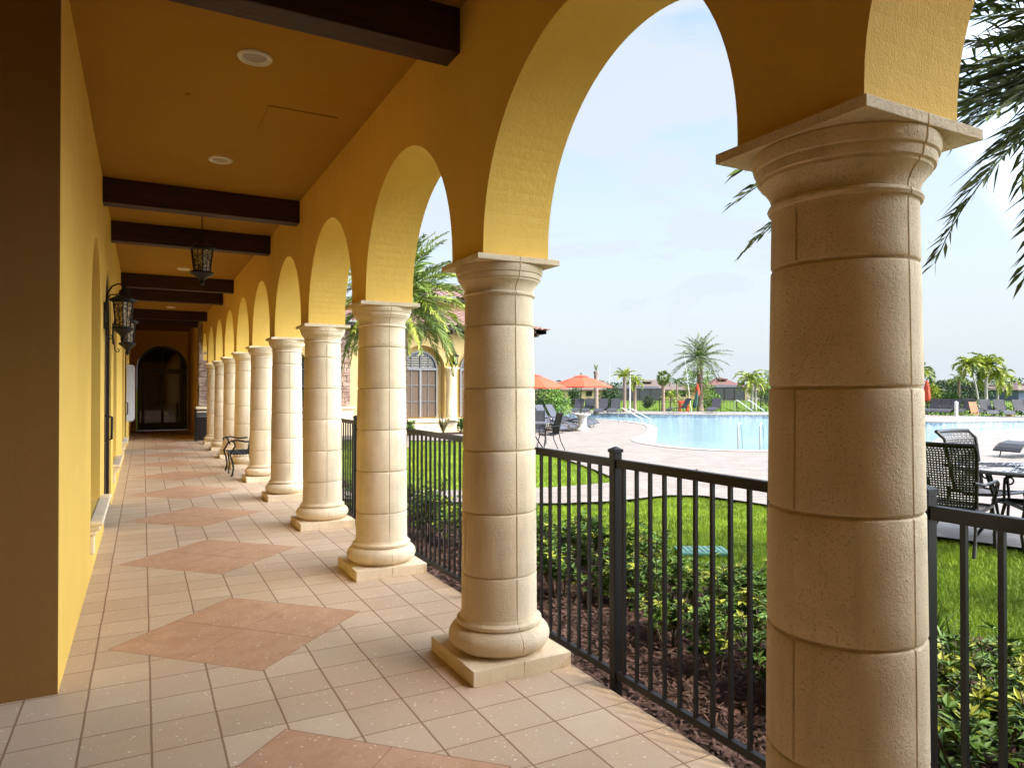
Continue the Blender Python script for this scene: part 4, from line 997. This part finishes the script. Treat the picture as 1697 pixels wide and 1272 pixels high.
# woven chairs and cast table at right
def woven_chair(mat):
    r = empty('woven_chair'); tag(r, cat='chair', group='woven patio chairs round the cast table')
    def bs(u, v):   # u across -1..1, v 0..1 bottom to top
        w_ = .235+.035*v; z = .40+.60*v; y = -.20-.10*v+.055*u*u*1.0
        y += -.07*max(0, v-.88)/.12
        return Vector((u*w_, y-.0, z))
    def ss(u, v): return Vector((u*(.235+.02*v), -.20+.46*v, .40-.02*math.sin(PI*v)+.0))
    def weave(fn, nu, nv, name):
        mb = MB(); K = 22
        for i in range(nu+1):
            u = -1+2*i/nu; du = .50/nu
            for k_ in range(K):
                a, b = k_/K, (k_+1)/K; o_ = Vector((0, .004 if (k_+i) % 2 else -.004, 0)); mb.face([fn(u-du, a)+o_, fn(u+du, a)+o_, fn(u+du, b)+o_, fn(u-du, b)+o_])
        for j in range(nv+1):
            v = j/nv; dv = .32/nv
            for k_ in range(14):
                a, b = -1+2*k_/14, -1+2*(k_+1)/14; mb.face([fn(a, v-dv), fn(b, v-dv), fn(b, v+dv), fn(a, v+dv)])
        return mb.build(name, mat, r)
    weave(bs, 20, 26, 'backrest'); weave(ss, 20, 18, 'seat')
    f_ = MB()
    for s_ in (-1, 1):
        f_.tube([bs(s_, v/8) for v in range(9)], .017, 8); f_.tube([ss(s_, v/6) for v in range(7)], .015, 8)
    f_.tube([bs(-1+i/5, 1)+Vector((0, 0, .0)) for i in range(11)], .022, 8); f_.tube([ss(-1+i/4, 1) for i in range(9)], .018, 8); f_.tube([bs(-1+i/4, 0) for i in range(9)], .016, 8)
    f_.build('frame', M['iron'], r, smooth=True)
    for s_ in (-1, 1):
        MB().tube([(s_*.25, .26, .40), (s_*.26, .30, .22), (s_*.27, .27, 0)], [.018, .014, .018], 8).build('leg', M['iron'], r, smooth=True)
        MB().tube([(s_*.235, -.2, .42), (s_*.25, -.22, .22), (s_*.27, -.34, 0)], [.018, .014, .018], 8).build('leg', M['iron'], r, smooth=True)
        MB().tube([(s_*.25, -.25, .66), (s_*.29, -.12, .63), (s_*.31, .05, .645), (s_*.31, .18, .65), (s_*.305, .25, .62), (s_*.29, .26, .55), (s_*.26, .27, .42)], .014, 8).build('armrest', M['iron'], r, smooth=True)
        sc = MB(); sc.tube([(s_*.305+0, .21+.035*math.cos(q_), .60+.035*math.sin(q_)) for q_ in [i*PI/5 for i in range(9)]], .009, 6); sc.build('scroll', M['iron'], r, smooth=True)
    return r
wc = woven_chair(M['wicker']); wl = woven_chair(M['wickerl'])
place(wc, at(1578, 7.3, -.06), camdir(.76, .65), 'nearest dark woven patio chair turned toward the round table', True, 1.1)
place(wl, at(1628, 8.3, -.06), camdir(.42, -.90), 'lighter woven patio chair facing us behind the round table', True, 1.14)
place(wc, at(1735, 7.2, -.06), camdir(-.9, .3), 'woven patio chair cropped at right beside the round table', False)
t = empty('round_table', at(1684, 7.75, -.06), 0, 'round cast metal patio table with pierced top at right', 'table')
mb = MB(); mb.lathe([(.585, .745), (.60, .75), (.61, .765), (.60, .785), (.585, .79), (.575, .782), (.575, .75), (.585, .745)], 64)
for q_, (r0, r1) in enumerate(((.05, .075), (.28, .30), (.42, .435))): mb.lathe([(r0, .772), (r1, .772), (r1, .784), (r0, .784), (r0, .772)], 48)
for j in range(40):
    a = 2*PI*j/40
    for r0, r1, tw in ((.07, .29, .16), (.07, .29, -.16), (.29, .43, .22), (.29, .43, -.22), (.43, .58, .15), (.43, .58, -.15)):
        if r0 < .1 and j % 2: continue
        mb.tube([(r0*math.cos(a), r0*math.sin(a), .778), (r1*math.cos(a+tw), r1*math.sin(a+tw), .778)], .0075, 4, cap=False)
mb.build('tabletop', M['cast'], t, smooth=True)
for j in range(4):
    a = PI/4+j*PI/2; MB().tube([(.30*math.cos(a), .30*math.sin(a), .75), (.22*math.cos(a), .22*math.sin(a), .45), (.26*math.cos(a), .26*math.sin(a), .2), (.40*math.cos(a), .40*math.sin(a), 0)], [.02, .016, .016, .02], 8).build('leg', M['iron'], t, smooth=True)
MB().lathe([(.20, .40), (.235, .40), (.235, .415), (.20, .415), (.20, .40)], 28).build('brace_ring', M['iron'], t, smooth=True)
# umbrellas
def umbrella(label, px, d, h, R, rz, zb=-.06):
    r = empty('patio_umbrella', at(px, d, zb), rz, label, 'umbrella', 'open orange umbrellas'); n = 8; hh = h
    c = MB()
    def ring(f, z, s=0): return [Vector((R*f*math.cos(2*PI*j/n), R*f*math.sin(2*PI*j/n), z)) for j in range(n)]
    A = ring(1, hh-.62); B = ring(.55, hh-.30); Cc = ring(.22, hh-.12)
    for j in range(n):
        k_ = (j+1) % n; sag = Vector((0, 0, -.02))
        c.face([A[j], A[k_], B[k_], B[j]]); c.face([B[j], B[k_], Cc[k_], Cc[j]])
        c.face([A[j], A[j]+Vector((0, 0, -.05)), A[k_]+Vector((0, 0, -.05)), A[k_]])
    D = ring(.27, hh-.10)
    for j in range(n): c.face([D[j], D[(j+1) % n], Vector((0, 0, hh))])
    c.build('canopy', M['orange'], r)
    MB().tube([(0, 0, 0), (0, 0, hh+.04)], .024, 8).lathe([(.03, hh+.03), (.035, hh+.07), (.0005, hh+.11)], 8).build('pole', M['black'], r)
    rb = MB()
    for j in range(n): rb.tube([Vector((0, 0, hh-.12)), B[j]+Vector((0, 0, -.02)), A[j]+Vector((0, 0, -.02))], .008, 4)
    rb.build('ribs', M['black'], r)
umbrella('open orange umbrella above the white pedestal, whole canopy visible', 963, 36, 2.42, 1.62, .3)
umbrella('open orange umbrella half hidden by the second column', 884, 31, 2.36, 1.62, .6)
def closed_umbrella(label, px, d, z0, z1, mat, tilt=0, rad=.2):
    r = empty('closed_umbrella', at(px, d, gz(d)), 0, label, 'umbrella')
    mb = MB(); n = 14; base = z0-gz(d); top = z1-gz(d); H_ = top-base
    mb.lathe([(.05, base), (rad*.8, base+.06), (rad, base+H_*.25), (rad*.75, base+H_*.55), (rad*.85, base+H_*.68), (rad*.45, base+H_*.85), (rad*.5, base+H_*.9), (.02, top)], n, rf=lambda r_, z, a: r_*(1+.22*math.cos(5*a+z*3)))
    mb.build('folded_canopy', mat, r, smooth=True); MB().tube([(0, 0, 0), (0, 0, top+.06)], .025, 8).build('pole', M['black'], r)
    r.rotation_euler = (0, tilt, 0)
closed_umbrella('closed orange umbrella left of the tall date palm', 1156, 54, 1.05, 2.05, M['orange'], 0, .17)
closed_umbrella('closed dark green umbrella against the date palm trunk', 1149, 52, .2, 1.55, M['bluegreen'], .25, .16)
closed_umbrella('closed orange umbrella right of the nearest column', 1536, 46, .80, 2.20, M['orange'], 0, .2)
# pedestal urn
r = empty('white_pedestal', at(965, 27.8, -.06), 0, 'white flared stone pedestal standing among the lounge chairs', 'pedestal')
MB().lathe([(.30, 0), (.30, .06), (.24, .09), (.20, .14), (.17, .3), (.17, .48), (.20, .56), (.28, .62), (.33, .64), (.33, .68), (.0005, .68)], 28).build('bowl_stand', M['urn'], r, smooth=True)
r = empty('planter_box', at(893, 29.5, -.06), 0, 'low white planter box behind the patio chairs', 'planter')
MB().box((-.5, -.3, 0), (.9, .3, .42)).build('planter_body', M['urn'], r, bevel=.03)
# pool rails
def rail(label, px, d, h, dx, kind):
    r = empty('pool_rail', at(px, d, -.05), camdir(0, 1), label, 'handrail')
    for s_ in (0, 1):
        o_ = s_*dx
        if kind == 'stair': P = [(o_, 0, 0), (o_, 0, h*.85), (o_+.05, 0, h*.97), (o_+.16, 0, h), (o_+.3, 0, h*.93), (o_+1.1, -.1, h*.30), (o_+1.15, -.1, h*.2), (o_+1.15, -.1, -.4)]
        else: P = [(o_, 0, 0), (o_, 0, h*.9), (o_+.03, .05, h*.98), (o_+.09, .12, h), (o_+.15, .2, h*.9), (o_+.34, .55, -.3)]
        MB().tube(P, .018, 10).build('rail', M['steel'], r, smooth=True)
rail('curved steel stair handrail at the left pool entry', 1025, 34.0, .72, .38, 'stair')
rail('steel handrail at the far side of the pool', 1217, 44, .95, .75, 'stair')
rail('pair of steel ladder grab rails at the near pool edge', 1223, 19.0, .72, .60, 'ladder')
# valve box, path light, tag
r = empty('valve_box', at(1163, 7.25, -.1), camdir(0, 1), 'green plastic irrigation cover set into the lawn', 'cover')
MB().box((-.26, -.17, 0), (.26, .17, .03)).build('lid', M['green_lid'], r, bevel=.006)
mb = MB()
for i in range(9): mb.box((-.23+i*.055, -.15, .0302), (-.205+i*.055, .15, .035))
for i in range(5): mb.box((-.24, -.14+i*.065, .0304), (.24, -.125+i*.065, .034))
mb.build('lid_ribs', pm('pale_green_plastic', (.11, .22, .18), .6, .1, 10), r)
r = empty('path_light', at(1154, 10.35, -.1), 0, 'small black mushroom path light at the lawn edge', 'light')
MB().tube([(0, 0, 0), (0, 0, .46)], .009, 8).build('stem', M['black'], r); MB().lathe([(.075, .455), (.07, .465), (.02, .50), (.0005, .515)], 18).build('shade', M['black'], r, smooth=True)
r = empty('plant_tag', (2.62, 2.02, -.09), .4, 'small white plastic tag tilted in the mulch behind the fence', 'tag')
MB().box((-.035, -.002, .05), (.035, .002, .16), Matrix.Rotation(.35, 4, 'X')@Matrix.Rotation(.25, 4, 'Y')).box((-.006, -.0015, -.02), (.006, .0015, .06)).build('card', M['tag'], r)
# ------------------------------------------------------------------ far bank: fence, hedges, palms, houses
def far_fence(label, pts, h, zb_of):
    r = empty('picket_fence', (0, 0, 0)); tag(r, label, 'fence'); mb = MB()
    for (pa, da), (pb, db) in zip(pts[:-1], pts[1:]):
        A = at(pa, da); B = at(pb, db); L_ = (B-A).length; u = (B-A)/L_; n = int(L_/.14); A.z = zb_of(da); B.z = zb_of(db)
        for i in range(n):
            p = A.lerp(B, i/n); mb.box((p.x-.009, p.y-.009, p.z), (p.x+.009, p.y+.009, p.z+h))
        for z in (.08, h-.2, h-.03): mb.tube([A+Vector((0, 0, z)), B+Vector((0, 0, z))], .018, 4)
        m = int(L_/2.4)
        for i in range(m+1):
            p = A.lerp(B, i/m); MB().box((-.03, -.03, 0), (.03, .03, h+.06)).build('post', M['black'], r, loc=p)
    mb.build('pickets', M['black'], r)
far_fence('long black picket fence behind the far bank of the pool', [(800, 52), (1000, 56), (1180, 60), (1300, 62), (1420, 62)], 1.15, lambda d: gz(d)-.02)
far_fence('black picket fence behind the planting at the right bank', [(1440, 56), (1720, 52)], 1.05, lambda d: gz(d)-.02)
def hedge_row(label, pts, h, wdt, mat, n, ln, name='hedge'):
    mb = MB()
    for (pa, da), (pb, db) in zip(pts[:-1], pts[1:]):
        A = at(pa, da, gz(da)); B = at(pb, db, gz(db)); L_ = (B-A).length; m = max(2, int(L_/.5))
        for i in range(m):
            p = A.lerp(B, (i+nr.uniform(.1, .9))/m); hh = h*nr.uniform(.55, 1.15)
            leaf_cloud(mb, (p.x, p.y, p.z+hh*.5), (.32, wdt, hh*.5), n, ln)
    o = mb.build(name, mat); tag(o, label, 'hedge', kind=None); return o
hedge_row('low mixed green planting along the far pool bank', [(895, 49), (1110, 54)], .42, .4, M['leafbright'], 26, .16, 'flower_bed')
hedge_row('low green planting right of the date palm', [(1190, 55), (1300, 56)], .42, .5, M['leafbright'], 30, .18, 'flower_bed')
hedge_row('dark leafy hedge behind the lounge chairs of the right bank', [(1500, 47.5), (1720, 44)], .95, .5, M['leaf'], 60, .16, 'hedge')
hedge_row('low ground planting in front of the right bank chairs', [(1545, 44), (1625, 43)], .35, .5, M['leafbright'], 40, .14, 'flower_bed')
for px, d, R_, h_, m_, lb in ((900, 44, 1.5, 2.2, 'leafdark', 'dark green bush under the orange umbrella at left'), (922, 43, 1.25, 1.75, 'leafbright', 'bright yellow-green bush behind the raised lounge chairs'), (950, 70, .9, 2.2, 'leafdark', 'slim dark tree in front of the long cream house'),
        (1012, 74, 1.5, 2.6, 'leafdark', 'rounded green tree at the right end of the long cream house'), (1005, 62, .8, 1.7, 'leafdark', 'dark bush left of the twin yellow palms'), (1075, 80, .8, 1.3, 'leafdark', 'round bush before the first screened porch'),
        (1275, 80, 1.3, 2.4, 'leafdark', 'dark conical bush before the pale house'), (1558, 60, 1.3, 2.4, 'leafdark', 'tall dark bush right of the closed orange umbrella'), (1572, 50, 1.2, 1.5, 'leaf', 'wide green bush left of the white post'), (1582, 70, 1.6, 3.0, 'leafdark', 'dark tree behind the small thin palm'), (1548, 54, .5, 2.3, 'palmyel', 'slim yellow-green bush at the closed orange umbrella'),
        (1598, 66, 1.3, 2.9, 'leafdark', 'dark tree just left of the leaning palm trunk'), (1624, 62, 1.3, 2.7, 'leafdark', 'blue-green tree between the bright palms'), (1177, 62, 1.4, 1.6, 'leafbright', 'bright low bush right of the date palm trunk')):
    bush(lb, at(px, d, gz(d)), R_, h_, M[m_], 1300, .17, cat='bush', name='bush', clumps=12)
def layered_tree(label, px, d, h, R_, lean=0):
    r = empty('layered_tree', at(px, d, gz(d)), 0, label, 'tree'); t = MB(); t.tube([(0, 0, 0), (.05, 0, h*.4), (-.05, 0, h*.75), (0, 0, h)], [.10, .08, .05, .02], 7)
    mb = MB()
    for i in range(15):
        f = .35+.62*i/15; a = i*2.4; l = R_*(1.15-f*.75)*nr.uniform(.7, 1.1); e = Vector((l*math.cos(a), l*math.sin(a), h*f+l*.18)); t.tube([(0, 0, h*f-.1), e*.5+Vector((0, 0, h*f*.5)), e], [.03, .02, .008], 5)
        for q in (.55, .8, 1.0): leaf_cloud(mb, (e.x*q, e.y*q, h*f+l*.18*q), (R_*.24, R_*.24, .13), 60, .13)
    t.build('trunk', M['stem'], r, smooth=True); mb.build('crown', M['leafbright'], r)
layered_tree('airy green tree with flat layered branches behind the date palm', 1157, 66, 3.9, 2.3)
layered_tree('thin airy tree with layered branches at the left edge of nearest column', 1289, 68, 3.9, 2.1)
YG = [M['palmyel'], M['palmgreen']]
def P_(name, lb, px, d, th, nf, fl, mats, **kw): return palm(name, lb, tuple(at(px, d, gz(d))), th, kw.pop('tr', .13), nf, fl, kw.pop('tm', M['trunk']), mats, **kw)
P_('bare_palm', 'palm stump trunk with only a small tuft behind the chairs', 988, 47, 2.95, 5, .5, [M['palmgreen']], tr=.17, el=(60, 85), droop=.2, ll=.15, nl=10, lw=.02, seed=2)
P_('ornamental_palm', 'left palm of the bright yellow-green pair', 1035, 50, 2.55, 14, 1.15, YG, el=(10, 85), droop=1.3, ll=.32, nl=26, lw=.03, seed=3, tr=.14)
P_('ornamental_palm', 'right palm of the bright yellow-green pair', 1052, 51, 2.3, 13, 1.0, YG, el=(-20, 85), droop=1.6, ll=.3, nl=26, lw=.03, seed=5, tr=.14)
P_('cabbage_palm', 'small dark palm standing alone between the yellow pair and date palm', 1099, 52, 2.7, 16, .62, [M['palmgreen']], el=(-60, 85), droop=1.0, ll=.35, nl=22, lw=.03, fan=1, seed=6, tr=.15)
P_('ornamental_palm', 'thin drooping palm left of the date palm', 1122, 62, 2.7, 8, 1.1, [M['palmgreen']], el=(20, 70), droop=2.4, ll=.3, nl=24, lw=.025, seed=7, tr=.07)
P_('ornamental_palm', 'low wide bushy palm in front of the cream house wall', 1112, 72, 1.3, 18, 1.4, YG, el=(-10, 80), droop=1.5, ll=.3, nl=22, lw=.03, seed=8, tr=.12)
P_('foxtail_palm', 'bright green palm with grey trunk left of nearest column', 1246, 56, 2.6, 17, 1.9, YG, tm=M['greytrunk'], el=(-5, 80), droop=2.1, ll=.42, nl=36, lw=.035, seed=9, tr=.12)
P_('foxtail_palm', 'second grey trunk palm close against the bright green palm', 1252, 56.5, 2.4, 8, 1.5, YG, tm=M['greytrunk'], el=(0, 60), droop=2.0, ll=.4, nl=30, lw=.035, seed=10, tr=.10)
P_('foxtail_palm', 'left leaning palm of the bright trio at right', 1622, 48, 3.35, 14, 1.35, YG, tm=M['greytrunk'], el=(-10, 85), droop=1.9, ll=.5, nl=34, lw=.04, seed=11, tr=.07, lean=(-.62*CS, .62*SN))
P_('foxtail_palm', 'tallest middle palm of the bright trio at right', 1634, 49, 3.3, 18, 1.7, YG, tm=M['greytrunk'], el=(-10, 85), droop=1.9, ll=.55, nl=36, lw=.045, seed=12, tr=.13)
P_('foxtail_palm', 'right palm of the bright trio with golden fronds', 1653, 50, 2.5, 16, 1.7, [M['palmyel']], tm=M['greytrunk'], el=(-20, 80), droop=2.0, ll=.5, nl=34, lw=.04, seed=13, tr=.10)
P_('ornamental_palm', 'small thin palm left of the bright trio', 1589, 52, 2.4, 12, 1.0, [M['palmgreen'], M['palmyel']], el=(-10, 80), droop=1.6, ll=.28, nl=22, lw=.025, seed=14, tr=.11)
P_('foxtail_palm', 'palm whose fronds peep out right behind the nearest column', 1524, 50, 2.9, 14, 1.3, YG, tm=M['greytrunk'], el=(-20, 80), droop=1.8, ll=.45, nl=30, lw=.04, seed=18, tr=.1)
# poles, lifeguard stand, pergola, post
MB().tube([(0, 0, 0), (0, 0, 3.1)], .05, 10).build('white_pole', M['white'], loc=at(1044, 50, gz(50))); tag(bpy.data.objects['white_pole'], 'plain white pole between the yellow palm pair', 'pole')
MB().tube([(0, 0, 0), (-.55*CS, .55*SN, 4.6)], [.03, .012], 8).build('flag_pole', M['white'], loc=at(1146, 54, gz(54))); tag(bpy.data.objects['flag_pole'], 'thin tilted white pole left of the date palm', 'pole')
MB().tube([(0, 0, 0), (0, 0, 5.6)], [.03, .01], 6).build('thin_mast', M['white'], loc=at(1010.5, 90, gz(90))); tag(bpy.data.objects['thin_mast'], 'very thin distant mast against the sky', 'mast')
r = empty('lifeguard_stand', at(1133, 51.5, -.12), camdir(0, 1)); tag(r, 'bright orange lifeguard stand behind the lone lounge chair', 'stand')
for x in (-.3, .3):
    for y in (-.25, .25): MB().tube([(x, y, 0), (x*.85, y*.8, .8)], .05, 4).build('leg', M['orange'], r)
MB().box((-.36, -.3, .45), (.36, .3, .52)).build('seat', M['orange'], r); MB().box((-.38, -.32, .66), (.38, .3, .86)).build('tray_top', M['orange'], r)
r = empty('pergola', at(1604, 60, gz(60)), camdir(0, 1)); tag(r, 'small dark open pergola between palm trunks at right', 'pergola')
for x in (-.75, .15): MB().box((x, -.06, 0), (x+.12, .06, 2.15)).build('post', M['black'], r)
MB().box((-1.1, -.4, 2.15), (.5, .4, 2.3)).build('top', M['black'], r)
MB().lathe([(.10, 0), (.10, .95), (.0005, .98)], 12).build('white_post', M['white'], loc=at(1584.5, 43, -.12)); tag(bpy.data.objects['white_post'], 'short thick white post among the right bank plants', 'post')
a = at(1558, 48.5, .52); b = at(1652, 47, .52); mb = MB(); mb.tube([a, b], .022, 6)
for f in (0, .33, .66, 1): p = a.lerp(b, f); mb.tube([p, (p.x, p.y, -.2)], .02, 6)
o = mb.build('white_rail', M['white']); tag(o, 'long thin white rail behind the right bank chairs', 'rail')
MB().box((-.22, -.15, 0), (.22, .15, .26)).build('yellow_box', pm('yellow_plastic', (.6, .42, .08), .5), loc=at(1675, 42.5, -.06), bevel=.02); tag(bpy.data.objects['yellow_box'], 'small yellow box between two right bank lounge chairs', 'box')
MB().box((-.25, -.02, 0), (.25, .02, .9), Matrix.Rotation(-.35, 4, 'X')).build('wooden_board', pm('orange_wood', (.34, .14, .05), .6), loc=at(1616, 44.5, -.06), rz=camdir(0, 1)); tag(bpy.data.objects['wooden_board'], 'leaning reddish wooden board behind the right bank chairs', 'board')

def house(label, px0, px1, d, eave, ridge, roofm, wallm, windows=(), lanai=None, hipf=.5, gable=0, depth=9, ridge_px=None, base=None):
    A = at(px0, d); B = at(px1, d); W_ = (B-A).length; z0 = gz(d) if base is None else base
    r = empty('bungalow', Vector((A.x, A.y, 0)), camdir(0, 1), label, 'house')
    # local x right, y away
    MB().box((0, 0, z0-.3), (W_, depth, eave)).build('wall', wallm, r)
    o_ = .5; R_ = MB(); e = eave-.02
    rx0, rx1 = W_*.5-max(0, W_-depth)*.5, W_*.5+max(0, W_-depth)*.5
    if ridge_px: rx0, rx1 = [(p-px0)/(px1-px0)*W_ for p in ridge_px]
    p = [(-o_, -o_, e), (W_+o_, -o_, e), (W_+o_, depth+o_, e), (-o_, depth+o_, e)]; q = [(rx0, depth/2, ridge), (rx1+.01, depth/2, ridge)]
    for fc in ((p[0], p[1], q[1], q[0]), (p[1], p[2], q[1]), (p[2], p[3], q[0], q[1]), (p[3], p[0], q[0])): R_.face(fc)
    for i in range(4): a, b = p[i], p[(i+1) % 4]; R_.face([a, (a[0], a[1], e-.2), (b[0], b[1], e-.2), b])
    R_.face([(x_, y_, e-.2) for x_, y_, _ in p][::-1])
    R_.build('roof', roofm, r)
    for wx, ww, wz, wh in windows:
        x = (wx-px0)/(px1-px0)*W_; f_ = MB().box((x-ww/2-.08, -.06, wz-.08), (x+ww/2+.08, .02, wz+wh+.08)).build('window', M['hwallw'], r)
        MB().box((x-ww/2, -.08, wz), (x+ww/2, -.055, wz+wh)).build('pane', M['glass'], f_)
    if lanai:
        a, b, zt = lanai; xa, xb = [(p_-px0)/(px1-px0)*W_ for p_ in (a, b)]; dd = 3.2
        sc = MB(); sc.box((xa, -dd, z0-.2), (xb, -.02, zt)); 
        sc.face([(xa, -dd, zt), (xb, -dd, zt), (xb-.8, -dd*.45, zt+.55), (xa+.8, -dd*.45, zt+.55)]); sc.face([(xb, -dd, zt), (xb, 0, zt), (xb-.8, -dd*.45, zt+.55)]); sc.face([(xa, 0, zt), (xa, -dd, zt), (xa+.8, -dd*.45, zt+.55)]); sc.face([(xa, 0, zt), (xa+.8, -dd*.45, zt+.55), (xb-.8, -dd*.45, zt+.55), (xb, 0, zt)])
        so = sc.build('screened_porch', M['screen'], r); fr = MB()
        n = max(3, int((xb-xa)/2))
        for i in range(n+1): x = xa+(xb-xa)*i/n; fr.box((x-.05, -dd-.05, z0), (x+.05, -dd+.01, zt))
        fr.box((xa, -dd-.05, zt-.05), (xb, -dd+.01, zt+.05)); fr.build('frame', M['bronze'], so)
    gbl = MB(); gbl.box((W_*.5-.9, depth*.25, ridge-.62), (W_*.5+.9, depth*.5, ridge-.35)); gbl.build('roof_vent', roofm, r)
D_ = 150
house('long cream house with tan roof behind the orange umbrella', 880, 1012, D_, 1.55, 3.3, M['roofb'], M['hwall'], [(945, .9, .3, .9), (976, 1.3, .1, 1.1), (925, .8, .3, .9), (1002, 1.0, .3, .9)], ridge_px=(900, 1000))
house('distant house gable rising above the long cream house', 985, 1010, 190, 3.0, 4.3, M['roofb'], M['hwall'], [(1000, 1.4, 1.6, 1.0)], depth=8)
house('house with tan hip roof and dark screened pool cage', 1022, 1138, D_, 1.55, 3.75, M['roofb'], M['hwall'], [(1105, 1.4, 0, 1.3), (1120, 1.0, 0, 1.3), (1132, 1.2, 0, 1.4)], lanai=(1019, 1092, 1.7), ridge_px=(1083, 1108), depth=14)
house('small red roof house between the tan roof and date palm', 1128, 1160, 165, 1.5, 3.0, M['roofr'], M['hwall'], depth=9)
house('house with dark red hip roof and wide screened porch', 1176, 1236, D_, 2.0, 4.3, M['roofr'], M['hwall'], lanai=(1177, 1226, 2.0), ridge_px=(1203, 1209), depth=12)
house('pale house with brown roof behind the grey trunk palms', 1236, 1300, D_+4, 1.4, 3.0, M['roofb'], M['hwallw'], [(1252, .9, -.2, 1.2), (1260, .9, -.2, 1.2), (1278, .8, .2, .9), (1286, .8, .2, .9), (1292, .8, .2, .9)], depth=10)
house('brown roofed house behind the tall middle palm at right', 1500, 1562, 120, 1.5, 2.7, M['roofb'], M['screen'], depth=9)
house('long grey roofed house behind the bright palm trio', 1637, 1688, 150, 1.35, 2.9, M['roofb'], M['hwallw'], [(1655, 2.2, -.1, 1.2), (1675, 1, 0, 1.1), (1682, 1, 0, 1.1)], depth=10)
house('house with brown roof and blue grey wall at right edge', 1688, 1740, 140, 1.5, 3.1, M['roofb'], pm('blue_grey_wall', (.12, .15, .24), .8), depth=10)
house('low pale house behind the small pergola', 1565, 1625, 170, 1.3, 2.6, M['roofb'], M['hwallw'], depth=10)
# small hedges at house feet
for a_, b_, d in ((895, 1012, 146), (1093, 1140, 146), (1176, 1232, 140), (1236, 1300, 147)):
    hedge_row('clipped foundation hedge at the foot of a distant house', [(a_, d), (b_, d)], .55, .3, M['leafdark'], 22, .22, 'hedge')['group'] = 'foundation hedges'
# distant wood
mb = MB()
for i in range(230):
    px = nr.uniform(560, 1800); d = nr.uniform(230, 330); p = at(px, d, -.9); hh = nr.uniform(3.0, 4.8) if px < 1500 else nr.uniform(3.5, 6.0)
    leaf_cloud(mb, (p.x, p.y, hh*.42), (nr.uniform(2.5, 4.5), 2.5, hh*.55), 60, 1.0)
o = mb.build('distant_woods', M['leafdark']); tag(o, 'low dark line of distant trees behind the houses', 'woods', kind='stuff')
for i, (px, d, hh, lb) in enumerate(((1568, 150, 5.6, 'distant round treetop between bush and thin palm'), (1583, 160, 6.0, 'distant treetop behind the small thin palm'), (1610, 150, 5.0, 'distant treetop over the pergola'))):
    r = empty('shade_tree', at(px, d, gz(d)), 0, lb, 'tree'); mb = MB()
    for q in range(7): a = q*.9; leaf_cloud(mb, (1.2*math.cos(a), 1.2*math.sin(a), hh*.55+nr.uniform(-.6, .5)), (1.1, 1.1, .8), 220, .35)
    mb.build('crown', M['leafdark'], r); MB().tube([(0, 0, 0), (0, 0, hh*.5)], .15, 6).build('trunk', M['stem'], r)
